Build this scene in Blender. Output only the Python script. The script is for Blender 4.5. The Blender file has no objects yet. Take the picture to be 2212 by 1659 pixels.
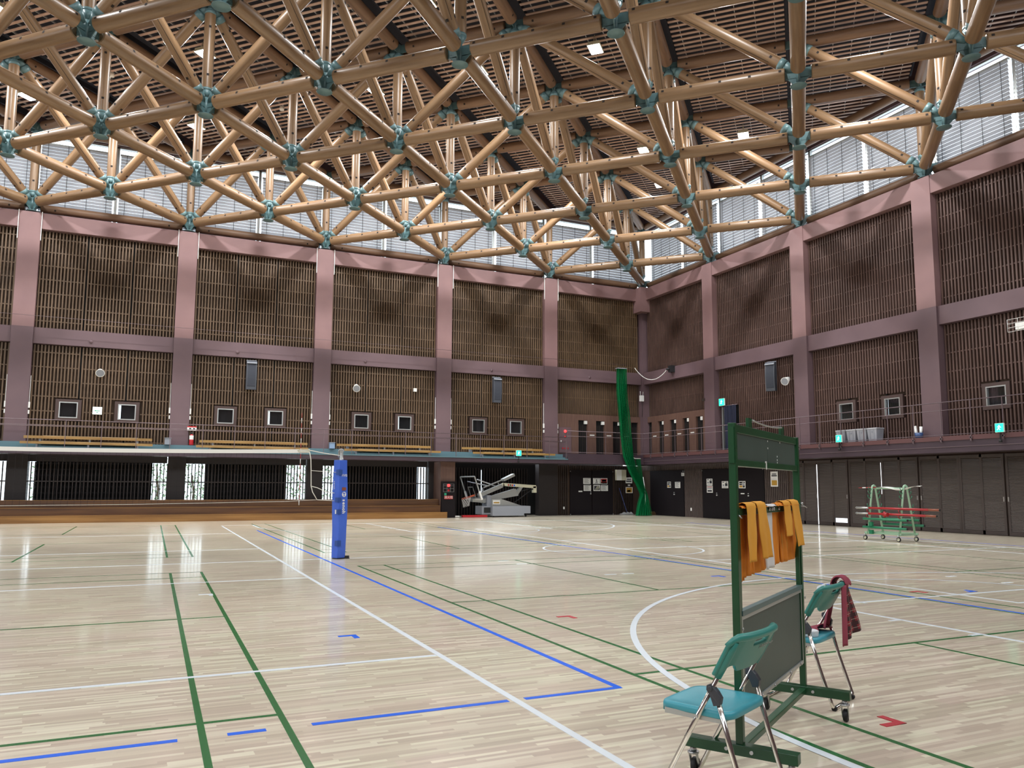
import bpy, math, random
from mathutils import Vector, Matrix
random.seed(7)
S = bpy.context.scene
COL = S.collection
PI = math.pi
BAY = 5.489487

# ------------------------------------------------------------------ camera
YAW, PITCH, ROLL, FPX = 0.429379, 0.108271, 0.004599, 1683.09
fw = Vector((math.sin(YAW)*math.cos(PITCH), math.cos(YAW)*math.cos(PITCH), math.sin(PITCH)))
rt = Vector((math.cos(YAW), -math.sin(YAW), 0)); up = rt.cross(fw)
rr = math.cos(ROLL)*rt + math.sin(ROLL)*up; uu = -math.sin(ROLL)*rt + math.cos(ROLL)*up
cam_d = bpy.data.cameras.new('camera'); cam = bpy.data.objects.new('camera', cam_d); COL.objects.link(cam)
cam_d.sensor_width = 36; cam_d.lens = FPX*36/2212; cam_d.shift_y = 38.82/2212; cam_d.clip_end = 400; cam_d.clip_start = .05
cam.matrix_world = Matrix(((rr.x, uu.x, -fw.x, -22.7922), (rr.y, uu.y, -fw.y, -33.4358), (rr.z, uu.z, -fw.z, 1.3988), (0, 0, 0, 1)))
S.camera = cam
S.view_settings.view_transform = 'Standard'; S.view_settings.look = 'None'; S.view_settings.gamma = 1
S.view_settings.exposure = 0.0; S.view_settings.use_curve_mapping = False

# ------------------------------------------------------------------ world and daylight
W = bpy.data.worlds.new('overcast sky'); S.world = W; W.use_nodes = True
bg = W.node_tree.nodes['Background']; bg.inputs[0].default_value = (0.86, 0.93, 1.0, 1); bg.inputs[1].default_value = 3.2

def area(name, loc, rot, sx, sy, power, col=(1, 1, 1), spread=PI):
    d = bpy.data.lights.new(name, 'AREA'); d.shape = 'RECTANGLE'; d.size = sx; d.size_y = sy; d.energy = power; d.color = col; d.spread = spread
    o = bpy.data.objects.new(name, d); COL.objects.link(o); o.location = loc; o.rotation_euler = rot
    return o
XW, YB = -9*BAY, -7*BAY      # far left and back walls of the hall
# daylight that comes in through the clerestory windows of the two walls behind the camera
area('clerestory_daylight_back', (XW/2, YB+.9, 13.4), (PI/2-.25, 0, 0), 46, 2.6, 2400, (.93, .97, 1))
area('clerestory_daylight_side', (XW+.9, YB/2, 13.4), (PI/2-.25, 0, -PI/2), 36, 2.6, 1700, (.93, .97, 1))

# ------------------------------------------------------------------ materials
def srgb(r, g, b):
    f = lambda c: (c/255/12.92) if c/255 <= .04045 else ((c/255+.055)/1.055)**2.4
    return (f(r), f(g), f(b), 1)
def mat(name, col, rough=.5, metal=0, spec=.5, var=0, scale=3, stretch=(1, 1, 1), col2=None, emit=None, es=0, bump=0, coat=0, alpha=None):
    m = bpy.data.materials.new(name); m.use_nodes = True; nt = m.node_tree; b = nt.nodes['Principled BSDF']
    b.inputs['Base Color'].default_value = col; b.inputs['Roughness'].default_value = rough
    b.inputs['Metallic'].default_value = metal; b.inputs['Specular IOR Level'].default_value = spec
    b.inputs['Coat Weight'].default_value = coat
    if col2 or bump:
        tc = nt.nodes.new('ShaderNodeTexCoord'); mp = nt.nodes.new('ShaderNodeMapping'); mp.inputs['Scale'].default_value = stretch
        nz = nt.nodes.new('ShaderNodeTexNoise'); nz.inputs['Scale'].default_value = scale; nz.inputs['Detail'].default_value = 4
        nt.links.new(tc.outputs['Object'], mp.inputs[0]); nt.links.new(mp.outputs[0], nz.inputs['Vector'])
        if col2:
            cr = nt.nodes.new('ShaderNodeValToRGB'); cr.color_ramp.elements[0].position = .35; cr.color_ramp.elements[1].position = .65
            cr.color_ramp.elements[0].color = col; cr.color_ramp.elements[1].color = col2
            nt.links.new(nz.outputs['Fac'], cr.inputs[0])
            if var:
                oi = nt.nodes.new('ShaderNodeObjectInfo'); hs = nt.nodes.new('ShaderNodeHueSaturation')
                mr = nt.nodes.new('ShaderNodeMapRange'); mr.inputs[3].default_value = 1-var; mr.inputs[4].default_value = 1+var
                nt.links.new(oi.outputs['Random'], mr.inputs[0]); nt.links.new(mr.outputs[0], hs.inputs['Value'])
                nt.links.new(cr.outputs[0], hs.inputs['Color']); nt.links.new(hs.outputs[0], b.inputs['Base Color'])
            else:
                nt.links.new(cr.outputs[0], b.inputs['Base Color'])
        if bump:
            bp = nt.nodes.new('ShaderNodeBump'); bp.inputs['Strength'].default_value = bump; bp.inputs['Distance'].default_value = .01
            nt.links.new(nz.outputs['Fac'], bp.inputs['Height']); nt.links.new(bp.outputs[0], b.inputs['Normal'])
    if emit:
        b.inputs['Emission Color'].default_value = emit; b.inputs['Emission Strength'].default_value = es
    return m

M = {}
M['log'] = mat('log wood', srgb(132, 105, 77), .38, col2=srgb(110, 84, 59), scale=2.2, stretch=(.35, 5, 5), var=.10, bump=.15)
M['log_top'] = mat('upper log wood', srgb(122, 94, 72), .5, col2=srgb(102, 77, 58), scale=2.2, stretch=(.35, 5, 5), var=.12)
M['bolt_hole'] = mat('dark bolt hole', srgb(30, 22, 18), .8)
M['steel_teal'] = mat('teal painted steel', srgb(92, 120, 122), .42, col2=srgb(80, 108, 111), scale=2)
M['roof_slat'] = mat('reddish ceiling slat', srgb(192, 164, 150), .55, col2=srgb(178, 148, 134), scale=3, stretch=(1, 1, 1))
M['deck'] = mat('dark roof deck', srgb(46, 48, 58), .9)
M['hanger'] = mat('galvanised ceiling hanger', srgb(190, 192, 196), .35, metal=.3)
M['plum'] = mat('pale plum concrete paint', srgb(128, 98, 97), .62, col2=srgb(122, 93, 93), scale=1.2, bump=.05)
M['plum_dark'] = mat('dark plum concrete paint', srgb(98, 77, 81), .6, col2=srgb(92, 72, 77), scale=1.2, bump=.05)
M['fascia'] = mat('aubergine fascia paint', srgb(66, 52, 60), .45, col2=srgb(60, 47, 55), scale=1)
M['slat'] = mat('brown wall slat', srgb(100, 78, 56), .55, col2=srgb(82, 63, 45), scale=2.5, stretch=(6, 6, .6))
M['slat_r'] = mat('reddish brown wall slat', srgb(88, 65, 57), .6, col2=srgb(72, 52, 46), scale=2.5, stretch=(6, 6, .6))
M['grille_r'] = mat('grey brown lower slat', srgb(92, 80, 76), .6)
M['surround'] = mat('dark window surround', srgb(68, 50, 46), .6)
M['lowdark'] = mat('near black brown wood', srgb(30, 22, 22), .6)
M['backing'] = mat('dark wall lining', srgb(70, 54, 42), .9)
M['black'] = mat('black curtain cloth', srgb(9, 9, 11), .95)
M['darkwood'] = mat('dark stained wood', srgb(50, 39, 34), .6, col2=srgb(40, 30, 27), scale=2, stretch=(4, 4, .5))
M['door'] = mat('dark brown door paint', srgb(17, 10, 15), .6, spec=.25)
M['louver'] = mat('dark louvre wood', srgb(72, 62, 59), .5, col2=srgb(64, 55, 52), scale=2)
M['floor'] = None
M['white_line'] = mat('white floor paint', srgb(228, 236, 242), .25)
M['green_line'] = mat('green floor paint', srgb(30, 104, 50), .25)
M['blue_line'] = mat('blue floor paint', srgb(30, 104, 232), .25)
M['red_line'] = mat('red floor tape', srgb(184, 30, 48), .35)
M['bench'] = mat('golden bench wood', srgb(164, 130, 76), .4, col2=srgb(142, 108, 58), scale=2, stretch=(.5, 5, 5), bump=.05)
M['bleacher'] = mat('brown bleacher wood', srgb(100, 66, 34), .4, col2=srgb(74, 45, 26), scale=1.2, stretch=(.4, 4, 6))
M['bleacher_hi'] = mat('golden bleacher wood', srgb(146, 106, 56), .4, col2=srgb(122, 84, 40), scale=1.2, stretch=(.4, 4, 6))
M['teal_floor'] = mat('teal step paint', srgb(84, 114, 122), .5)
M['rail'] = mat('mauve painted rail', srgb(112, 97, 101), .35, metal=.3)
M['steel'] = mat('bare steel', srgb(190, 190, 192), .3, metal=.9)
M['chrome'] = mat('chrome tube', srgb(225, 222, 216), .12, metal=1)
M['alu'] = mat('aluminium frame', srgb(176, 178, 176), .35, metal=.6)
M['white'] = mat('white plastic', srgb(226, 226, 222), .45)
M['off_white'] = mat('cream paint', srgb(206, 204, 180), .5)
M['dark'] = mat('black rubber', srgb(24, 24, 26), .6)
M['grey'] = mat('mid grey paint', srgb(136, 140, 148), .5)
M['paper'] = mat('white paper', srgb(222, 222, 218), .7)
M['ink'] = mat('black print', srgb(40, 42, 50), .7)
M['photo_yellow'] = mat('yellow brown print', srgb(176, 136, 50), .6)
M['photo_red'] = mat('red print', srgb(160, 50, 50), .6)
M['lamp'] = mat('lit lamp lens', (1, 1, 1, 1), .4, emit=(1, .98, .95, 1), es=22)
M['exit'] = mat('lit green sign', srgb(40, 190, 150), .4, emit=srgb(30, 215, 165), es=1.6)
M['exit_white'] = mat('lit white sign', srgb(235, 250, 240), .4, emit=srgb(225, 255, 240), es=.9)
M['red_lamp'] = mat('lit red lamp', srgb(220, 30, 40), .4, emit=srgb(255, 60, 60), es=2.5)
M['red'] = mat('red enamel', srgb(176, 28, 36), .4)
M['blind'] = mat('grey blind slat', srgb(160, 163, 170), .45)
def glass(name, tint, fac):
    m = bpy.data.materials.new(name); m.use_nodes = True; nt = m.node_tree; nt.nodes.clear()
    o = nt.nodes.new('ShaderNodeOutputMaterial'); mx = nt.nodes.new('ShaderNodeMixShader'); t = nt.nodes.new('ShaderNodeBsdfTransparent'); g = nt.nodes.new('ShaderNodeBsdfGlossy')
    t.inputs[0].default_value = tint; g.inputs['Roughness'].default_value = .02; mx.inputs[0].default_value = fac
    nt.links.new(t.outputs[0], mx.inputs[1]); nt.links.new(g.outputs[0], mx.inputs[2]); nt.links.new(mx.outputs[0], o.inputs[0]); return m
M['glass'] = glass('window glass', (.93, .96, .97, 1), .06)
M['boarding'] = mat('brown boarded wall', srgb(104, 78, 66), .6, col2=srgb(92, 66, 58), scale=3, stretch=(8, 8, .5))
M['rust'] = mat('rust brown edge', srgb(88, 56, 56), .6)
M['daylit'] = mat('bright daylight behind the curtain', (.9, .95, 1, 1), .6, emit=(.85, .93, 1, 1), es=1.3)
M['leaf'] = mat('garden leaves', srgb(150, 186, 140), .6, col2=srgb(196, 216, 186), scale=3)  # leaf tones paled so the overexposed daylight outside is in the colour
M['bark'] = mat('garden bark', srgb(96, 78, 62), .8)
M['paving'] = mat('pale paving', srgb(210, 208, 200), .8)

# floor boards: narrow strips that run along x, each with its own tint
def floor_material():
    m = bpy.data.materials.new('maple strip flooring'); m.use_nodes = True; nt = m.node_tree; L = nt.links.new
    b = nt.nodes['Principled BSDF']; tc = nt.nodes.new('ShaderNodeTexCoord')
    def brick(bw, rh, off, c1, c2, vec):
        br = nt.nodes.new('ShaderNodeTexBrick'); br.offset = off; br.offset_frequency = 2
        br.inputs['Scale'].default_value = 1; br.inputs['Brick Width'].default_value = bw; br.inputs['Row Height'].default_value = rh
        br.inputs['Mortar Size'].default_value = 0; br.inputs['Color1'].default_value = c1; br.inputs['Color2'].default_value = c2
        L(vec, br.inputs['Vector']); return br
    # break the regular bond: shift every row by its own amount
    sx = nt.nodes.new('ShaderNodeSeparateXYZ'); L(tc.outputs['Object'], sx.inputs[0])
    row = nt.nodes.new('ShaderNodeMath'); row.operation = 'DIVIDE'; row.inputs[1].default_value = .031; L(sx.outputs['Y'], row.inputs[0])
    fl = nt.nodes.new('ShaderNodeMath'); fl.operation = 'FLOOR'; L(row.outputs[0], fl.inputs[0])
    wn = nt.nodes.new('ShaderNodeTexWhiteNoise'); wn.noise_dimensions = '1D'; L(fl.outputs[0], wn.inputs['W'])
    sh = nt.nodes.new('ShaderNodeMath'); sh.operation = 'MULTIPLY_ADD'; sh.inputs[1].default_value = 3.7; L(wn.outputs['Value'], sh.inputs[0]); L(sx.outputs['X'], sh.inputs[2])
    dv = nt.nodes.new('ShaderNodeMath'); dv.operation = 'DIVIDE'; dv.inputs[1].default_value = .42; L(sh.outputs[0], dv.inputs[0])
    fx = nt.nodes.new('ShaderNodeMath'); fx.operation = 'FLOOR'; L(dv.outputs[0], fx.inputs[0])
    cb = nt.nodes.new('ShaderNodeCombineXYZ'); L(fx.outputs[0], cb.inputs[0]); L(fl.outputs[0], cb.inputs[1])
    w2 = nt.nodes.new('ShaderNodeTexWhiteNoise'); w2.noise_dimensions = '2D'; L(cb.outputs[0], w2.inputs['Vector'])
    cr = nt.nodes.new('ShaderNodeValToRGB'); e = cr.color_ramp.elements
    e[0].position = 0; e[0].color = srgb(196, 182, 168); e[1].position = 1; e[1].color = srgb(238, 233, 214)
    for ps, c in ((.3, srgb(208, 195, 180)), (.6, srgb(218, 207, 191)), (.85, srgb(227, 220, 203))):
        n = e.new(ps); n.color = c
    L(w2.outputs['Value'], cr.inputs[0])
    # the larger prefabricated boards carry a faint pink or olive cast
    br = brick(1.8, .15, .37, srgb(255, 250, 244), srgb(250, 252, 240), tc.outputs['Object'])
    mx = nt.nodes.new('ShaderNodeMix'); mx.data_type = 'RGBA'; mx.blend_type = 'MULTIPLY'; mx.inputs[0].default_value = 1
    L(cr.outputs[0], mx.inputs[6]); L(br.outputs['Color'], mx.inputs[7])
    # fine grain
    mp = nt.nodes.new('ShaderNodeMapping'); mp.inputs['Scale'].default_value = (2, 40, 1); nz = nt.nodes.new('ShaderNodeTexNoise'); nz.inputs['Scale'].default_value = 2
    nz.inputs['Detail'].default_value = 3
    L(tc.outputs['Object'], mp.inputs[0]); L(mp.outputs[0], nz.inputs['Vector'])
    mr = nt.nodes.new('ShaderNodeMapRange'); mr.inputs[3].default_value = .95; mr.inputs[4].default_value = 1.05; L(nz.outputs['Fac'], mr.inputs[0])
    hs = nt.nodes.new('ShaderNodeHueSaturation'); L(mx.outputs[2], hs.inputs['Color']); L(mr.outputs[0], hs.inputs['Value'])
    L(hs.outputs[0], b.inputs['Base Color'])
    b.inputs['Roughness'].default_value = .28; b.inputs['Coat Weight'].default_value = .6; b.inputs['Coat Roughness'].default_value = .11
    b.inputs['Specular IOR Level'].default_value = .4
    return m
M['floor'] = floor_material()

# ------------------------------------------------------------------ mesh builder
class MB:
    def __init__(s): s.v = []; s.f = []; s.m = []; s.s = []
    def face(s, idx, mi=0, sm=False): s.f.append(idx); s.m.append(mi); s.s.append(sm)
    def add(s, vs): n = len(s.v); s.v.extend([tuple(v) for v in vs]); return n
    def box(s, x0, x1, y0, y1, z0, z1, mi=0):
        n = s.add([(x, y, z) for z in (z0, z1) for y in (y0, y1) for x in (x0, x1)])
        for q in ((0, 2, 3, 1), (4, 5, 7, 6), (0, 1, 5, 4), (2, 6, 7, 3), (0, 4, 6, 2), (1, 3, 7, 5)): s.face([n+i for i in q], mi)
        return s
    def bar(s, p0, p1, w, h, up=(0, 0, 1), mi=0):
        p0 = Vector(p0); p1 = Vector(p1); d = (p1-p0).normalized(); u = Vector(up)
        a = d.cross(u)
        if a.length < 1e-4: a = d.cross(Vector((1, 0, 0)))
        a.normalize(); b = a.cross(d).normalized(); a = a*w/2; b = b*h/2
        n = s.add([p+i*a+j*b for p in (p0, p1) for j in (-1, 1) for i in (-1, 1)])
        for q in ((0, 2, 3, 1), (4, 5, 7, 6), (0, 1, 5, 4), (2, 6, 7, 3), (0, 4, 6, 2), (1, 3, 7, 5)): s.face([n+i for i in q], mi)
        return s
    def cyl(s, p0, p1, r0, r1=None, n=14, mi=0, caps=True, cmi=None):
        r1 = r0 if r1 is None else r1
        p0 = Vector(p0); p1 = Vector(p1); d = (p1-p0).normalized()
        a = d.cross(Vector((0, 0, 1)))
        if a.length < 1e-4: a = Vector((1, 0, 0))
        a.normalize(); b = d.cross(a)
        k = s.add([p+r*(math.cos(2*PI*i/n)*a+math.sin(2*PI*i/n)*b) for p, r in ((p0, r0), (p1, r1)) for i in range(n)])
        for i in range(n): s.face([k+i, k+(i+1) % n, k+n+(i+1) % n, k+n+i], mi, True)
        if caps:
            c = mi if cmi is None else cmi
            s.face([k+i for i in reversed(range(n))], c); s.face([k+n+i for i in range(n)], c)
        return s
    def tube(s, pts, r, n=8, mi=0, caps=True, closed=False):
        pts = [Vector(p) for p in pts]; N = len(pts); k0 = len(s.v); a = None
        rs = r if isinstance(r, (list, tuple)) else [r]*N
        for i, p in enumerate(pts):
            if closed: d = pts[(i+1) % N]-pts[i-1]
            else: d = pts[min(i+1, N-1)]-pts[max(i-1, 0)]
            d.normalize()
            if a is None:
                a = d.cross(Vector((0, 0, 1)))
                if a.length < 1e-3: a = d.cross(Vector((0, 1, 0)))
            a = (a-d*a.dot(d)).normalized(); b = d.cross(a)
            s.add([p+rs[i]*(math.cos(2*PI*j/n)*a+math.sin(2*PI*j/n)*b) for j in range(n)])
        for i in range(N if closed else N-1):
            for j in range(n):
                q = (i+1) % N
                s.face([k0+i*n+j, k0+i*n+(j+1) % n, k0+q*n+(j+1) % n, k0+q*n+j], mi, True)
        if caps and not closed:
            s.face([k0+j for j in reversed(range(n))], mi); s.face([k0+(N-1)*n+j for j in range(n)], mi)
        return s
    def lathe(s, prof, n=20, o=(0, 0, 0), mi=0, axis='z'):
        k = len(s.v)
        for r, z in prof:
            for i in range(n):
                c, t = r*math.cos(2*PI*i/n), r*math.sin(2*PI*i/n)
                v = {'z': (c, t, z), 'y': (c, z, t), 'x': (z, c, t)}[axis]
                s.v.append((o[0]+v[0], o[1]+v[1], o[2]+v[2]))
        for j in range(len(prof)-1):
            for i in range(n): s.face([k+j*n+i, k+j*n+(i+1) % n, k+(j+1)*n+(i+1) % n, k+(j+1)*n+i], mi, True)
        return s
    def disc(s, c, r, n=16, mi=0, nrm=(0, 0, 1)):
        d = Vector(nrm).normalized(); a = d.cross(Vector((0, 0, 1)))
        if a.length < 1e-4: a = Vector((1, 0, 0))
        a.normalize(); b = d.cross(a); c = Vector(c)
        k = s.add([c+r*(math.cos(2*PI*i/n)*a+math.sin(2*PI*i/n)*b) for i in range(n)]); s.face([k+i for i in range(n)], mi); return s
    def prism(s, pts, d, mi=0):
        pts = [Vector(p) for p in pts]; d = Vector(d); n = len(pts)
        k = s.add(pts+[p+d for p in pts])
        s.face([k+i for i in reversed(range(n))], mi); s.face([k+n+i for i in range(n)], mi)
        for i in range(n): s.face([k+i, k+(i+1) % n, k+n+(i+1) % n, k+n+i], mi)
        return s
    def grid(s, fn, nu, nv, mi=0, skip=None, sm=True):
        k = s.add([fn(i/nu, j/nv) for j in range(nv+1) for i in range(nu+1)])
        for j in range(nv):
            for i in range(nu):
                if skip and skip((i+.5)/nu, (j+.5)/nv): continue
                a = k+j*(nu+1)+i; s.face([a, a+1, a+nu+2, a+nu+1], mi, sm)
        return s
    def mesh(s, name, mats):
        me = bpy.data.meshes.new(name); me.from_pydata(s.v, [], s.f)
        for m in (mats if isinstance(mats, (list, tuple)) else [mats]): me.materials.append(m)
        me.polygons.foreach_set('material_index', s.m); me.polygons.foreach_set('use_smooth', s.s); me.update(); return me
    def build(s, name, mats, parent=None, loc=None, rz=0):
        return put(name, s.mesh(name, mats), parent, loc, rz)
def put(name, me, parent=None, loc=None, rz=0):
    o = bpy.data.objects.new(name, me); COL.objects.link(o)
    if parent: o.parent = parent
    if loc is not None: o.location = loc
    o.rotation_euler = (0, 0, rz)
    return o
def tag(o, label=None, cat=None, group=None, kind=None):
    if label: o['label'] = label
    if cat: o['category'] = cat
    if group: o['group'] = group
    if kind: o['kind'] = kind
    return o
def thing(name, label, cat, loc=(0, 0, 0), rz=0, group=None):
    o = bpy.data.objects.new(name, None); COL.objects.link(o); o.location = loc; o.rotation_euler = (0, 0, rz); o.empty_display_size = .2
    return tag(o, label, cat, group)
def struct(name, label=None):
    o = bpy.data.objects.new(name, None); COL.objects.link(o)
    return tag(o, label, None, None, 'structure')
def copy_tree(o, loc=None, rz=None, parent=None):
    c = o.copy(); COL.objects.link(c)
    if parent: c.parent = parent
    for ch in list(o.children): copy_tree(ch, parent=c)
    if loc is not None: c.location = loc
    if rz is not None: c.rotation_euler = (0, 0, rz)
    return c
def aim(o, p0, p1):
    """lay a mesh modelled along +x from p0 towards p1"""
    p0 = Vector(p0); d = (Vector(p1)-p0).normalized(); z = Vector((0, 0, 1)); y = z.cross(d)
    if y.length < 1e-4: y = Vector((0, 1, 0))
    y.normalize(); z = d.cross(y)
    o.matrix_local = Matrix(((d.x, y.x, z.x, p0.x), (d.y, y.y, z.y, p0.y), (d.z, y.z, z.z, p0.z), (0, 0, 0, 1)))
def bevel(o, w=.003, seg=2):
    b = o.modifiers.new('bevel', 'BEVEL'); b.width = w; b.segments = seg; b.limit_method = 'ANGLE'; return o
def text_mesh(txt, size, ext=.0008, bold=0):
    cu = bpy.data.curves.new('lettering', 'FONT'); cu.body = txt; cu.size = size; cu.extrude = ext; cu.align_x = 'CENTER'; cu.align_y = 'CENTER'; cu.resolution_u = 3; cu.offset = bold*size
    o = bpy.data.objects.new('lettering', cu); COL.objects.link(o)
    me = bpy.data.meshes.new_from_object(o.evaluated_get(bpy.context.evaluated_depsgraph_get()))
    bpy.data.objects.remove(o); bpy.data.curves.remove(cu); return me
def text_part(name, txt, size, m, parent, mtx, bold=0):
    me = text_mesh(txt, size, bold=bold); me.materials.clear(); me.materials.append(m)
    o = bpy.data.objects.new(name, me); COL.objects.link(o); o.parent = parent; o.matrix_local = mtx; return o
def frame3(o, x, y):
    """matrix with local x and y axes in the given directions"""
    x = Vector(x).normalized(); y = Vector(y); y = (y-x*y.dot(x)).normalized(); z = x.cross(y)
    return Matrix(((x.x, y.x, z.x, o[0]), (x.y, y.y, z.y, o[1]), (x.z, y.z, z.z, o[2]), (0, 0, 0, 1)))
ORD = ['first', 'second', 'third', 'fourth', 'fifth', 'sixth', 'seventh', 'eighth', 'ninth', 'tenth', 'eleventh', 'twelfth', 'thirteenth', 'fourteenth']

# ================================================================== FLOOR
floor = tag(MB().box(XW-2, 1.0, YB-2, 3.4, -.2, 0).build('floor', M['floor']), 'polished maple strip floor with court lines', kind='structure')
def lines(name, segs, m, z):
    b = MB()
    for (x0, y0, x1, y1, w) in segs:
        if x0 == x1: b.box(x0-w/2, x0+w/2, min(y0, y1), max(y0, y1), .0003, z+.0002)
        else: b.box(min(x0, x1), max(x0, x1), y0-w/2, y0+w/2, .0002, z)
    return b.build(name, m, floor)
def arc(b, cx, cy, r, a0, a1, w, z, n=64):
    k = len(b.v)
    for i in range(n+1):
        a = math.radians(a0+(a1-a0)*i/n)
        b.v += [(cx+(r-w/2)*math.cos(a), cy+(r-w/2)*math.sin(a), z), (cx+(r+w/2)*math.cos(a), cy+(r+w/2)*math.sin(a), z)]
    for i in range(n): b.face([k+2*i, k+2*i+1, k+2*i+3, k+2*i+2])
G = []
e0, a0 = -16.69, -19.647
for cx in (-25.04, -16.41, -7.36):
    for side in (-1, 1):
        for dx in (3.03, 2.57):
            G += [(cx+side*dx, e0, cx+side*dx, e0+13.4, .04), (cx+side*dx, a0, cx+side*dx, a0-13.4, .04)]
    for dy in (0, .76, 4.72, 8.68, 12.64, 13.4):
        G += [(cx-3.05, e0+dy, cx+3.05, e0+dy, .04), (cx-3.05, a0-dy, cx+3.05, a0-dy, .04)]
    G += [(cx, e0, cx, e0+4.72, .04), (cx, e0+8.68, cx, e0+13.4, .04), (cx, a0, cx, a0-4.72, .04), (cx, a0-8.68, cx, a0-13.4, .04)]
lines('green_line', G, M['green_line'], .0012)
w0 = -18.11
Bl = []
for x0, x1 in ((-30.25, -19.75), (-13.77, -3.27)):
    Bl += [(x0, w0-10.5, x0, w0+10.5, .05), (x1, w0-10.5, x1, w0+10.5, .05)]
Bl += [(-30.25, w0-10.5, -22.60, w0-10.5, .05), (-22.34, w0-10.5, -22.13, w0-10.5, .05), (-21.87, w0-10.5, -20.60, w0-10.5, .05), (-20.48, w0-10.5, -19.73, w0-10.5, .05), (-13.77, w0-10.5, -3.27, w0-10.5, .05)]
lines('blue_line', Bl, M['blue_line'], .0018)
Wl = [(-20.55, -32.3, -20.55, -4.6, .05), (-5.5, -32.3, -5.5, -4.1, .05), (-20.55, -33.2, -5.5, -33.2, .05), (-20.55, -4.1, -5.5, -4.1, .05), (-29.5, w0-9, -29.5, w0+9, .05),
      (-12.99, w0-9, -12.99, w0+9, .05), (-4.0, w0-9, -4.0, w0+9, .05)]
for dy in (-9, -3, 3, 9): Wl += [(-31.2 if abs(dy) == 3 else -29.5, w0+dy, -20.58, w0+dy, .05), (-12.99, w0+dy, -4.0, w0+dy, .05)]
Wl += [(-29.5, w0, -20.58, w0, .05), (-20.2, w0, -14.9, w0, .05), (-14.75, w0, -4.0, w0, .05)]
for s, yb in ((-1, -32.1), (1, -4.1)):
    yf = yb-s*5.8
    Wl += [(-15.44, yb, -15.44, yf, .05), (-10.5, yb, -10.5, yf, .05), (-15.44, yf, -10.5, yf, .05)]
    Wl += [(-19.5, yb+s*1.0*(s<0), -19.5, yb-s*1.8, .06), (-6.6, yb+s*1.0*(s<0), -6.6, yb-s*1.8, .06)]
    for k in range(3): Wl += [(-15.6, yb-s*(2.9+.9*k), -15.44, yb-s*(2.9+.9*k), .05), (-10.5, yb-s*(2.9+.9*k), -10.34, yb-s*(2.9+.9*k), .05)]
lines('white_line', Wl, M['white_line'], .0026)
b = MB()
arc(b, -12.99, w0, 1.8, 0, 360, .05, .0027)
for s, yh in ((1, -30.35), (-1, -5.7)):
    arc(b, -13.05, yh, 6.45, (0 if s > 0 else 180), (180 if s > 0 else 360), .06, .0027, 90)
    arc(b, -12.99, -26.4 if s > 0 else -9.85, 1.8, (0 if s > 0 else 180), (180 if s > 0 else 360), .05, .0027)
b.build('court_arc', M['white_line'], floor)
def ell(b, x, y, sx, sy, L=.17, w=.05, z=.0034):
    b.box(min(x, x+sx*L), max(x, x+sx*L), min(y, y+sy*w), max(y, y+sy*w), .0002, z)
    b.box(min(x, x+sx*w), max(x, x+sx*w), min(y, y+sy*L), max(y, y+sy*L), .0003, z+.0002)
b = MB(); ell(b, -18.62, -30.02, -1, 1); ell(b, -18.58, -25.78, -1, -1); ell(b, -13.2, -25.85, -1, -1); b.build('red_mark', M['red_line'], floor)
b = MB(); ell(b, -20.98, -25.95, -1, -1); ell(b, -12.45, -26.2, -1, 1); ell(b, -14.5, -23.3, -1, -1); b.build('blue_mark', M['blue_line'], floor)
b = MB(); ell(b, -22.02, -22.45, -1, -1)
for x, y in ((-16.7, -19.76), (-16.62, -20.4), (-16.02, -22.48), (-15.7, -22.5), (-11.07, -24.8), (-11.06, -25.7)): b.box(x-.1, x+.1, y-.03, y+.03, .0002, .003)
b.build('white_mark', M['white_line'], floor)

# ================================================================== WALLS
LW = struct('wall_left', 'long wall of pink-plum columns and beams with brown slat panels')
RW = struct('wall_right', 'side wall of pink-plum columns and beams with reddish slat panels')
ZT, ZB1, ZM1, ZM0, ZFL, ZFB = 11.58, 10.97, 7.22, 6.62, 3.02, 2.5
# frames: left wall local (u along wall away from the corner, d depth out of the hall); right wall the same
def Lp(u, d): return (-u, d)
def Rp(u, d): return (d, -u)
def wbox(b, P, u0, u1, d0, d1, z0, z1, mi=0):
    (xa, ya), (xb, yb) = P(u0, d0), P(u1, d1)
    b.box(min(xa, xb), max(xa, xb), min(ya, yb), max(ya, yb), z0, z1, mi)
for Wl_, P, mslat, n, FD, CD in ((LW, Lp, M['slat'], 9, -.95, -.2), (RW, Rp, M['slat_r'], 7, -.72, -.25)):
    for k in range(1, n):
        b = MB(); wbox(b, P, k*BAY-.35, k*BAY+.35, CD, .5, ZM1, ZT); wbox(b, P, k*BAY-.35, k*BAY+.35, CD, .5, 0 if k > 6 and P is Rp else 2.9, ZM1, 1)
        b.build('column', [M['plum'], M['plum_dark']], Wl_)
        u0, u1 = (k-1)*BAY, k*BAY
    for k in range(n):
        u0 = .35+k*BAY if k else .25; u1 = (k+1)*BAY-.35
        b = MB(); wbox(b, P, u0, u1, CD+.02, .5, ZB1, ZT-.01); b.build('top_beam', M['plum'], Wl_)
        b = MB(); wbox(b, P, u0, u1, CD+.08, .5, ZM0, ZM1); b.build('middle_beam', M['plum_dark'], Wl_)
# corner column and its bracket
b = MB(); b.box(-.22, .5, -.22, .5, 2.6, 11.0, 0); b.build('corner_column', M['plum_dark'], LW)
b = MB(); b.box(-.55, .5, -.62, .5, 10.35, 11.62); b.build('corner_bracket', M['plum'], LW)

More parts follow.
